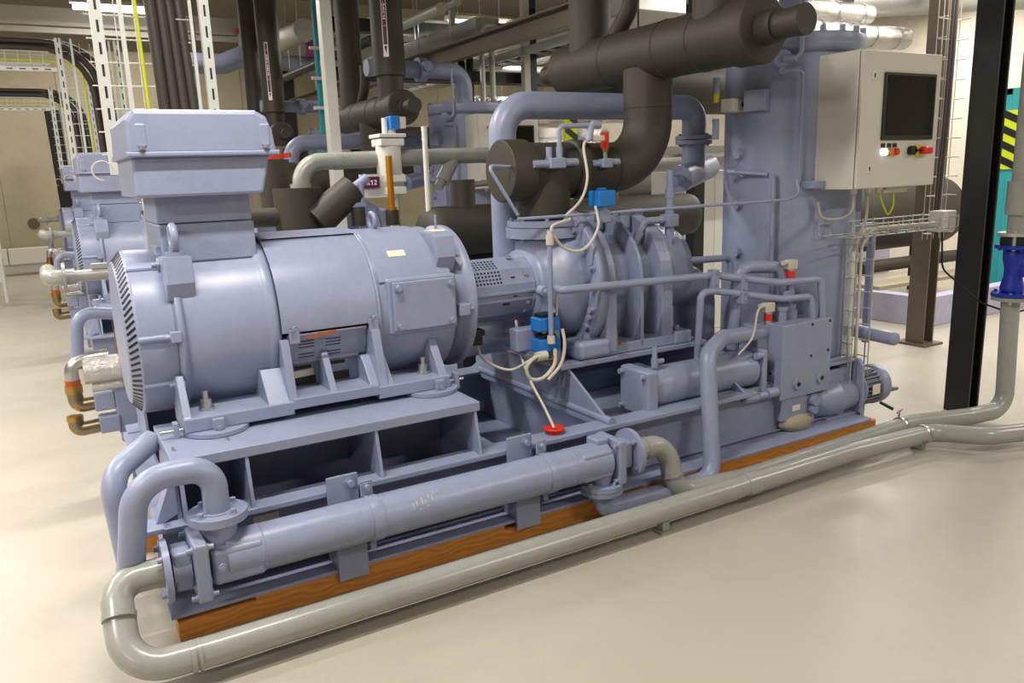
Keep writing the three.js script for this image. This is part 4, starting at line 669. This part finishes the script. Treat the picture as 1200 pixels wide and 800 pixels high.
// ---- cable drop to the terminal box: two slotted uprights, wire mesh and cables
{
  const z = -1.5, Y0 = 1.25, Y1 = 3.0;
  const lad = thing('cable_drop_ladder', 'white slotted uprights with wire mesh for motor cables @', 'cable ladder', [.4, Y0, z], { group: 'cable drop ladders', far: 2 });
  for (const [x, w, yb] of [[.112, .05, 1.7], [.605, .045, 1.3]]) {
    const u = part(lad, 'upright', M.slotWhite, [box(x, x + w, yb, Y1, z - .002, z + .002), box(x - .002, x + .002, yb, Y1, z - .04, z)]);
    for (let y = yb + .06; y < Y1; y += .1) part(u, 'slot', M.black, box(x + w * .4, x + w * .62, y, y + .055, z + .0015, z + .003));
  }
  const mesh = []; for (let y = 1.8; y < 3; y += .11) mesh.push(cyl('x', [.34, y, z - .12], .0035, .5, 6)); for (let x = .14; x <= .58; x += .088) mesh.push(cyl('y', [x, 2.38, z - .125], .0035, 1.2, 6));
  part(lad, 'wire_mesh', M.slotWhite, mesh);
  part(lad, 'thin_strut', M.slotWhite, [box(.235, .255, 1.25, Y1, z - .03, z - .015), box(.56, .575, 1.3, Y1, z - .06, z - .04)]);
  const cb = thing('motor_cable_bundle', 'thick dark brown motor cables dropping down @', 'cable', [.47, 1.7, z - .05], { group: 'motor cable bundles', far: 2 });
  for (let i = 0; i < 4; i++) part(cb, 'cable', M.cable, pipe([[-1.6, 2.92 + (i % 2) * .06, z - .1 - i * .03], [.38 + i * .045, 2.92 + (i % 2) * .06, z - .1 - i * .03], [.41 + i * .05, 1.5, z - .06]], .027, .42, 14));
  solo('earth_wire', 'yellow-green earth wire beside the dark motor cables @', 'wire', M.greenYellow, pipe([[-1.6, 2.8, z - .1], [.0, 2.8, z - .02], [.31, 2.78, z - .02], [.33, 1.2, z - .02]], .008, .3, 8), [.3, 1.2, z], { group: 'earth wires', far: 2 });
  const tr = thing('cable_tray', 'white wire mesh cable tray crossing the aisle @', 'cable tray', [-.8, 2.8, z - .15], { group: 'aisle cable trays', far: 2 });
  const mg = []; for (const zz of [z - .2, z - .13, z - .06, z + .0]) mg.push(cyl('x', [-1.4, 2.77, zz], .0045, 2.9, 6)); for (let x = -2.8; x < .1; x += .1) { mg.push(cyl('z', [x, 2.766, z - .1], .0035, .2, 6), cyl('y', [x, 2.82, z - .2], .0035, .11, 6), cyl('y', [x, 2.82, z], .0035, .11, 6)); } for (const zz of [z - .2, z]) mg.push(cyl('x', [-1.4, 2.875, zz], .0045, 2.9, 6));
  part(tr, 'mesh', M.slotWhite, mg);
  const rl = part(tr, 'slotted_rail', M.slotWhite, box(-2.85, .1, 2.70, 2.735, z - .02, z + .02)); for (let x = -2.8; x < .1; x += .1) part(rl, 'slot', M.black, box(x, x + .05, 2.712, 2.722, z + .02, z + .021));
  part(lad, 'wire_loop', M.wire, torus('z', [.07, 1.72, z + .08], .045, .004, Math.PI * 1.5, 20));
}

// ================================================================ AROUND THE UNITS
// ---- columns and posts
function hColumn(label, mat, x0, x1, z0, z1, y1, plate) {
  const t = .016, c = thing('steel_column', label, 'column', [(x0 + x1) / 2, 0, (z0 + z1) / 2]);
  part(c, 'flange', mat, box(x0, x0 + t, 0, y1, z0, z1)); part(c, 'flange', mat, box(x1 - t, x1, 0, y1, z0, z1)); part(c, 'web', mat, box(x0 + t, x1 - t, 0, y1, (z0 + z1) / 2 - .01, (z0 + z1) / 2 + .01));
  if (plate) part(c, 'base_plate', mat, box(x0 - .06, x1 + .06, 0, .02, z0 - .06, z1 + .06)); return c;
}
hColumn('black steel column standing by the grey floor pipes', M.blackCol, 4.83, 4.95, -.06, .10, 5.6, false);
hColumn('brownish galvanised steel column beside the low lavender bund', M.brown, 6.45, 6.60, -1.42, -1.25, 5.6, true);
for (const [label, x, z, w, mat, y0] of [
  ['white round-edged post rising behind the motor', 2.3, -4.7, .11, M.slotWhite, 0],
  ['tan slim post near the far separator tank', 4.78, -7.0, .07, M.cabinet, 0],
  ['tan flange post beside the black mullion', 5.28, -6.0, .09, M.cabinet, 0],
  ['black mullion post beside the tan post', 5.40, -6.05, .10, M.black, 0],
]) solo('support_post', label, 'post', mat, [box(x - w / 2, x + w / 2, y0, 5.6, z - w / 2, z + w / 2, .008)], [x, y0, z]);
// ---- low lavender bund
{
  const b = thing('bund_wall', 'low lavender painted concrete bund around a floor pit', 'bund', [8.4, 0, -2.6]);
  part(b, 'wall', M.bund, box(7.2, 10.6, 0, .3, -1.85, -1.7, .008)); part(b, 'wall', M.bund, box(7.2, 7.35, 0, .3, -4.6, -1.85, .008)); part(b, 'wall', M.bund, box(7.2, 10.6, 0, .42, -4.6, -4.45, .008));
}
// pipe stub and hanger by the tank
solo('oil_pipe', 'blue-grey pipe stub pointing out beside the tank with rounded end', 'pipe', M.paint, [pipe([[4.15, .6, -.5], [4.15, .585, -.06], [4.15, .583, .0]], .042, .1, 24), lathe('z', [4.15, .583, .0], [[0, .042], [.015, .036], [.022, .02], [.024, 0]], 24)], [4.15, .54, -.3]);
solo('hanger_bar', 'slim blue-grey vertical bar hanging beside the tank', 'bar', M.tank, [box(4.56, 4.60, .42, 1.15, -.52, -.48, .004), box(4.4, 4.62, 1.08, 1.24, -.53, -.5, .004), cyl('y', [4.58, .3, -.5], .005, .25, 8)], [4.58, .2, -.5]);
// ---- galvanised wire trays at the cabinet
{
  const t = thing('wire_cable_tray', 'galvanised wire mesh cable tray from tank to column under cabinet', 'cable tray', [4.25, .3, -.2]);
  const g = [], X0 = 3.72, X1 = 4.72;
  for (const [y, z] of [[1.22, -.22], [1.22, -.12], [1.22, -.02], [1.29, -.24], [1.29, .0]]) g.push(between([X0, y, z], [X1, y, z], .004, 6)); for (let x = X0; x <= X1; x += .1) g.push(pipe([[x, 1.30, -.24], [x, 1.22, -.24], [x, 1.22, 0], [x, 1.30, 0]], .0035, .015, 6));
  part(t, 'horizontal_run', M.galv, g);
  const v = []; for (const [x, z] of [[3.93, -.2], [4.0, -.2], [4.07, -.2], [3.92, -.12], [4.08, -.12]]) v.push(between([x, .32, z], [x, 1.22, z], .004, 6)); for (let y = .36; y < 1.2; y += .1) v.push(pipe([[3.92, y, -.12], [3.92, y, -.2], [4.08, y, -.2], [4.08, y, -.12]], .0035, .015, 6));
  part(t, 'vertical_run', M.galv, v); part(t, 'cable', M.wire, [pipe([[3.97, .34, -.18], [3.97, 1.15, -.18], [4.05, 1.24, -.18], [4.6, 1.24, -.12]], .012, .06, 8), pipe([[4.04, .34, -.18], [4.04, 1.14, -.18], [4.1, 1.25, -.15], [4.6, 1.25, -.08]], .01, .06, 8)]);
}
solo('junction_box', 'white junction box at the end of the wire cable tray', 'box', M.white, box(4.66, 4.80, 1.19, 1.32, -.16, -.06, .008), [4.73, 1.19, -.11]);
{
  const t = thing('wire_cable_tray', 'vertical galvanised wire tray with dark cables between two columns', 'cable tray', [6.1, 1.0, -1]);
  const g = []; for (const x of [5.93, 6.0, 6.08, 6.16, 6.22]) g.push(between([x, 1.0, -1], [x, 4.2, -1], .004, 6)); for (let y = 1.05; y < 4.2; y += .15) g.push(pipe([[5.93, y, -.92], [5.93, y, -1.005], [6.22, y, -1.005], [6.22, y, -.92]], .004, .015, 6));
  part(t, 'mesh', M.galv, g); part(t, 'cable', M.cable, [pipe([[6.08, 1.05, -.98], [6.12, 2, -.98], [6.13, 4.2, -.98]], .014, .3, 8), pipe([[6.04, 1.05, -.98], [6.06, 2, -.97], [6.1, 4.2, -.98]], .01, .3, 8)]);
}
solo('drop_cable', 'dark thin cable sagging from junction box behind the black column', 'cable', M.rubber, pipe([[4.72, 1.2, -.1], [4.72, .95, -.08], [4.8, .75, .14], [4.95, .68, .25], [5.1, .7, .3]], .006, .1, 8), [4.72, .7, -.1]);
// ---- silver lagged pipes above the cabinet
for (const [i, [a, b, r]] of [[[5.2, 2.68, -1.7], [6.55, 2.68, -1.7], .09], [[5.1, 2.86, -1.75], [6.1, 2.86, -1.75], .085]].entries()) {
  const p = thing('foil_lagged_pipe', ['shiny silver lagged pipe just above the control cabinet', 'upper silver lagged pipe over the separator tank'][i], 'pipe', [a[0], a[1], a[2]]);
  part(p, 'lagging', M.foil, between(a, b, r, 32)); for (let x = a[0] + .2; x < b[0]; x += .33) part(p, 'band', M.steel, between([x, a[1], a[2]], [x + .02, a[1], a[2]], r + .003, 32)); part(p, 'elbow', M.foil, pipe([[a[0], a[1], a[2]], [a[0] - .5, a[1], a[2]], [a[0] - .5, a[1] + 1.2, a[2]]], r, .2, 24));
}
solo('silver_duct', 'broad galvanised duct sloping past the column top', 'duct', M.galv, pipe([[6.0, 2.98, -1.9], [7.4, 3.05, -1.4], [8.4, 3.1, -1.2]], .13, .4, 28), [6, 2.85, -1.9]);
// ---- teal frame with hazard tape
{
  const t = thing('hazard_post', 'teal painted steel post with yellow and black hazard tape', 'post', [9.0, 0, -2]);
  part(t, 'post', M.teal, [box(8.93, 9.08, 0, 2.35, -2.08, -2.0, .004), box(8.93, 8.95, 0, 2.35, -2.0, -1.92, .004)]);
  const tp = part(t, 'hazard_tape', M.hazY, box(8.915, 8.929, 1.5, 2.12, -2.08, -1.92));
  for (let i = 0; i < 4; i++) { const y = 1.58 + i * .16; part(tp, 'stripe', M.black, prism('x', [[-2.08, y], [-1.92, y - .08], [-1.92, y], [-2.08, y + .08]], 8.911, 8.916)); }
  part(t, 'top_rail', M.teal, box(8.93, 10.5, 2.28, 2.35, -2.08, -2.0, .004));
}
// tall hazard board behind the compressors
{
  const t = thing('hazard_board', 'yellow and black striped hazard board behind the tall pipes', 'board', [4.9, 1.0, -4.6]);
  part(t, 'board', M.hazY, box(4.40, 4.55, 1.05, 2.35, -3.9, -3.86)); for (let i = 0; i < 8; i++) { const y = 1.12 + i * .15; part(t, 'stripe', M.black, prism('z', [[4.40, y], [4.55, y - .1], [4.55, y - .03], [4.40, y + .07]], -3.861, -3.856)); }
  part(t, 'post', M.white, box(4.45, 4.5, 0, 1.05, -3.9, -3.86));
}
// ---- far wall furniture
{
  const b = thing('beige_beam', 'long pale beige ceiling beam before the far wall', 'beam', [3, 4.75, -15]);
  part(b, 'beam', M.cabinet, [box(-9, 9, 4.62, 4.95, -15.3, -15.0, .02), box(-9, 9, 4.5, 4.6, -15.2, -15.1)]);
  const p = thing('cold_pipe', 'lavender blue pipe with a step along the far wall', 'pipe', [4, 4.0, -14.6]);
  part(p, 'pipe', M.paint, pipe([[2.6, 3.98, -14.6], [3.4, 3.98, -14.6], [3.9, 4.2, -14.6], [4.6, 4.2, -14.6], [5.1, 4.0, -14.6], [7, 4.0, -14.6]], .2, .3, 22));
  parts(p, 'hanger', M.black, [cyl('y', [2.9, 4.85, -14.6], .012, 1.5, 8), cyl('y', [6.3, 4.85, -14.6], .012, 1.5, 8)]);
  part(p, 'stub', M.grey, [cyl('y', [3.9, 4.45, -14.6], .17, .3, 24)]); part(p, 'red_collar', M.redDark, cyl('y', [3.9, 4.62, -14.6], .22, .1, 24)); part(p, 'stub_top', M.grey, cyl('y', [3.9, 4.82, -14.6], .17, .3, 24));
  const q = thing('warm_pipe', 'grey pipe with magenta band along the far wall', 'pipe', [5, 4.4, -14.3]);
  part(q, 'pipe', M.grey, cyl('x', [5.8, 4.35, -14.3], .2, 3.2, 24)); part(q, 'magenta_band', M.magenta, cyl('x', [5.25, 4.35, -14.3], .205, .55, 24)); part(q, 'red_collar', M.redDark, cyl('y', [4.75, 4.66, -14.3], .2, .1, 24)); part(q, 'stub', M.grey, cyl('y', [4.75, 4.5, -14.3], .15, .3, 20));
  solo('wall_post', 'black post standing against the far beige wall', 'post', M.black, box(4.8, 5.05, 0, 4.0, -15.6, -15.5), [4.9, 0, -15.5]);
  solo('wall_post', 'black leaning cable channel on the far beige wall', 'channel', M.black, [rot(box(.15, .4, 1.1, 3.1, -15.2, -15.1, .03), [.25, 1.1, -15.1], [0, 0, 1], .02)], [.25, 1.1, -15.1]);
  const tp = thing('teal_rack', 'tall teal rack post far behind the insulated pipes', 'rack', [3.45, 0, -8.3]);
  part(tp, 'post', M.teal, box(3.4, 3.52, 0, 4.2, -8.6, -8.5)); for (const y of [2.2, 2.6, 3.0, 3.4]) part(tp, 'shelf_clip', M.white, box(3.3, 3.7, y, y + .04, -8.5, -8.44));
}
{
  const t = M.wallDark; // wall panel joints and skirting of the far wall
  const w = scene.getObjectByName('wall_back'); for (let x = -8; x < 11.5; x += 1.2) part(w, 'wall_panel', M.wall, box(x + .006, x + 1.194, .0, 4.9, -16, -15.985));
  const b = struct('baseboard_back', M.white, box(-9, 11.9, .0, .12, -15.98, -15.95));
  const g = thing('wall_duct', 'low cream wall duct along the foot of the far wall', 'duct', [-.9, 0, -15.2]);
  for (let i = 0; i < 4; i++) part(g, 'duct_section', M.cabinet, box(-3.0 + i * .72, -2.3 + i * .72, .22, .52, -15.4, -15.1, .01)); for (const x of [-2.6, -1.2, -.3]) part(g, 'leg', M.cabinet, box(x, x + .06, 0, .22, -15.3, -15.25));
  const c = thing('white_frame_cart', 'pale metal frame stand at the left of the far aisle', 'stand', [-1.0, 0, -11]);
  part(c, 'side', M.white, [box(-1.2, -.8, .3, .9, -11, -10.98, .005), box(-.83, -.79, 0, .9, -11.02, -10.96), box(-.83, -.79, 0, .9, -11.4, -11.34)]);
  part(w, 'wall_boss', M.brown, cyl('z', [-.35, .95, -15.98], .11, .03, 20));
}
// ---- overhead ducts, beams and trays
for (const [name, label, cat, mat, geos, b] of [
  ['steel_beam', 'dark overhead steel beam running back above the second tank', 'beam', M.brown, [box(4.3, 4.42, 2.98, 3.14, -13, -3.2), box(4.22, 4.5, 3.14, 3.16, -13, -3.2)], [4.36, 3, -8]],
  ['steel_beam', 'black overhead cross beam over the second unit', 'beam', M.black, [box(3.4, 9, 2.75, 2.88, -6.3, -6.15)], [5, 2.75, -6.2]],
  ['steel_beam', 'black upper cross beam near the far tank', 'beam', M.black, [box(3.6, 10, 3.72, 3.9, -8.9, -8.7)], [6, 3.72, -8.8]],
  ['air_duct', 'galvanised rectangular duct overhead beyond the header', 'duct', M.galv, [box(5.6, 6.3, 3.3, 3.65, -13, -4.2, .02)], [6, 3.3, -9]],
  ['air_duct', 'slim galvanised duct overhead beside the dark beam', 'duct', M.galv, [box(4.75, 5.1, 3.32, 3.55, -13, -6.3, .02)], [4.9, 3.3, -9]],
  ['air_duct', 'round silver duct overhead near the far wall', 'duct', M.foil, [between([3.5, 3.9, -12.6], [3.6, 3.85, -9.6], .17, 28), cyl('y', [3.55, 4.82, -11.2], .01, 1.52, 8)], [3.8, 3.4, -11]],
  ['wall_duct', 'horizontal silver duct far behind the black mullion', 'duct', M.foil, [between([5.4, 2.6, -8.2], [9, 2.6, -8.2], .2, 28)], [7, 2.4, -8.2]],
  ['insulated_pipe', 'thick black insulated pipe crossing behind the U-shaped pipe', 'pipe', M.insul, [lathe('x', [0, 2.22, -1.75], [[3.2, 0], [3.22, .15], [3.28, .19], [4.7, .19], [4.75, 0]], 36), cyl('y', [3.6, 3.98, -1.75], .008, 3.2, 8), cyl('y', [4.5, 3.98, -1.75], .008, 3.2, 8)], [4, 2.03, -1.75]],
  ['insulated_vessel', 'big black insulated vessel low behind the silver vessels', 'vessel', M.insul, [between([4.75, 1.3, -4.2], [6.8, 1.35, -4.2], .42, 32), box(5.0, 5.1, 0, 1.0, -4.3, -4.1), box(6.4, 6.5, 0, 1.0, -4.3, -4.1)], [5.4, .9, -3.5]],
  ['insulated_vessel', 'black insulated vessel standing in the lavender bund', 'vessel', M.insul, [lathe('x', [0, 1.0, -3.2], [[7.5, 0], [7.55, .3], [7.7, .42], [9.6, .42], [9.75, .3], [9.8, 0]], 36), cyl('x', [8.4, .48, -2.7], .07, 1.8, 20), box(7.9, 8.0, 0, .7, -3.3, -3.1), box(9.3, 9.4, 0, .7, -3.3, -3.1)], [8.6, 0, -3.2]],
  ['timber_plank', 'brown plank lying across the lavender bund', 'plank', M.bag, [box(7.3, 9.3, .3, .34, -2.6, -2.3, .004)], [8.2, .3, -2.4]],
  ['equipment_sign', 'purple sign reading K12 behind the motor', 'sign', M.sign, [box(2.09, 2.23, 1.56, 1.65, -3.43, -3.4)], [2.16, 1.56, -3.4]],
  ['relay_box', 'white relay box beside the purple sign', 'box', M.white, [box(2.29, 2.45, 1.6, 1.66, -3.45, -3.36, .006), box(2.29, 2.45, 1.5, 1.56, -3.45, -3.36, .006), box(2.08, 2.46, 1.48, 1.67, -3.47, -3.43), box(2.34, 2.4, 0, 1.5, -3.5, -3.45)], [2.36, 1.48, -3.4]],
]) solo(name, label, cat, mat, geos, b);
for (const [i, [x, z]] of [[6.9, -8.3], [7.9, -8.5]].entries()) { const v = thing('silver_vessel', ['silver lagged vertical vessel far behind the black mullion', 'second silver lagged vessel beside the right wall duct'][i], 'vessel', [x, 0, z]); part(v, 'lagging', M.foil, cyl('y', [x, 1.15, z], .45, 2.3, 32)); for (let y = .4; y < 2.3; y += .35) part(v, 'band', M.steel, cyl('y', [x, y, z], .455, .03, 32)); }
{ // cable ladder overhead
  const t = thing('overhead_cable_ladder', 'galvanised overhead cable ladder with black cables beside ducts', 'cable ladder', [5.3, 3.1, -8]);
  part(t, 'rail', M.galv, box(5.18, 5.2, 3.05, 3.15, -12.5, -4.4)); part(t, 'rail', M.galv, box(5.5, 5.52, 3.05, 3.15, -12.5, -4.4));
  for (let z = -12.4; z < -4.4; z += .3) part(t, 'rung', M.galv, box(5.2, 5.5, 3.06, 3.08, z, z + .04)); for (const x of [5.25, 5.33, 5.41]) part(t, 'cable', M.black, cyl('z', [x, 3.11, -8.4], .03, 8, 10));
}
{ const k = scene.getObjectByName('equipment_sign'); panel(k, 'sign_text', .136, .086, [2.16, 1.605, -3.3985], canvasTex(128, 80, (g, w, h) => { g.fillStyle = '#5b1440'; g.fillRect(0, 0, w, h); g.fillStyle = '#f2ecef'; g.font = 'bold 52px sans-serif'; g.textAlign = 'center'; g.textBaseline = 'middle'; g.fillText('K12', w / 2, h / 2 + 2); })); }
for (const [label, a, b, rr, mt] of [
  ['black overhead pipe crossing above the second tank', [3.2, 2.98, -7.6], [10, 2.98, -7.6], .09, M.black], ['galvanised overhead pipe crossing behind the second tank', [3.4, 3.2, -8.3], [10.5, 3.2, -8.3], .07, M.galv],
  ['galvanised overhead pipe running back beside the dark beam', [3.85, 3.42, -13], [3.85, 3.42, -5.4], .06, M.galv], ['second galvanised overhead pipe beside the dark beam', [4.05, 3.5, -13], [4.05, 3.5, -5.4], .05, M.galv],
  ['black overhead hose running back over the third unit', [3.6, 3.3, -13], [3.6, 3.3, -6.8], .06, M.black], ['silver overhead pipe running back beyond the mullion', [6.7, 3.35, -12], [6.7, 3.35, -4.8], .1, M.foil],
  ['black overhead pipe running back beyond the mullion', [7.1, 3.5, -12], [7.1, 3.5, -4.4], .12, M.black], ['dark insulated pipe low across behind second unit', [3.6, 1.9, -11.4], [9.5, 1.9, -11.4], .28, M.insul],
  ['second dark insulated pipe low behind second unit', [4.6, 2.35, -11.8], [9.5, 2.35, -11.8], .22, M.insul],
]) { const o = thing('overhead_pipe', label, 'pipe', a); part(o, 'pipe', mt, between(a, b, rr, 20)); for (const k of [.2, .75]) { const q = a.map((v, i) => v + (b[i] - v) * k); part(o, 'hanger', M.galv, cyl('y', [q[0], (q[1] + rr + 5.6) / 2, q[2]], .008, 5.6 - q[1] - rr, 6)); } }
// vertical lines near the far tank
for (const [i, x] of [[0, 4.66], [1, 4.80]]) solo('vertical_pipe', ['left of two thin galvanised pipes behind the far tank', 'right of two thin galvanised pipes behind the far tank'][i], 'pipe', M.galv, pipe([[x, 1.5, -6.0], [x, 3.4, -6.0], [x + .4, 3.4, -6.0]], .035, .1, 14), [x, 1.5, -6]);
for (const [i, x] of [[0, 4.58], [1, 4.7]]) solo('vertical_pipe', ['first black hose bundle behind the far tank', 'second black hose bundle behind the far tank'][i], 'pipe', M.black, pipe([[x, 1.5, -6.4], [x, 3.2, -6.4], [x, 3.2, -9]], .045, .12, 14), [x, 1.5, -6.4]);
// white cabinets behind the tank
solo('electrical_cabinet', 'tall white cabinet seen between low pipe and tank', 'cabinet', M.white, [box(5.2, 6.0, 0, 1.6, -3.5, -3.0, .01), box(5.6, 5.61, .1, 1.55, -3.0, -2.995)], [5.6, 0, -3.2]);
solo('shelf_rail', 'galvanised horizontal rail behind the U-shaped pipe', 'rail', M.galv, [box(3.5, 6.4, 1.75, 1.83, -2.9, -2.82), box(3.6, 6.0, 1.73, 1.75, -2.82, -2.4), box(6.3, 6.38, 0, 1.75, -2.9, -2.82), box(3.5, 3.56, 0, 1.75, -2.9, -2.84)], [4, 1.66, -2.8]);
solo('steel_post', 'dark steel post left of the separator tank', 'post', M.black, [box(4.62, 4.74, 0, 3.3, -2.35, -2.25)], [4.68, 0, -2.3]);
solo('dark_plinth', 'dark equipment plinth behind the skid', 'plinth', M.paint, [box(1.0, 4.4, 0, .25, -3.0, -2.1, .01)], [2.7, 0, -2.5]);
// ---- lamp fittings
lampSpots.forEach(([x, y, z, where]) => {
  const far = z < -12, f = thing('light_fitting', 'white tubular ceiling lamp over ' + where, 'lamp', [x, y, z], { group: 'ceiling lamp fittings' }), t = far ? .1 : .025;
  part(f, 'housing', M.white, box(x - .8, x + .8, y + t, y + t + .06, z - .09, z + .09, .01)); part(f, 'tube', M.tubeGlow, box(x - .75, x + .75, y, y + t, z - .06, z + .06, .01));
  for (const dx of [-.6, .6]) part(f, 'hanger', M.black, cyl('y', [x + dx, (y + t + .06 + 5.6) / 2, z], .005, 5.6 - y - t - .06, 6));
  const l = new THREE.RectAreaLight(LAMP_COLOR, LAMP, 1.5, .12); l.position.set(0, -.012, 0); l.rotation.x = -Math.PI / 2; l.name = 'lamp_light'; l.castShadow = true; f.add(l);
});
// ================================================================ the units behind: copies of what shows of them
for (let u = 1; u <= 2; u++) for (const [o, label, far] of repeats) if (u <= far) {
  const c = o.clone(); c.name = numbered(o.name.replace(/_\d{3}$/, '')); c.position.z -= ROW * u; c.userData = { ...o.userData, label: label.replace('@', UNIT[u]) }; scene.add(c);
}
renderer.render(scene, camera);
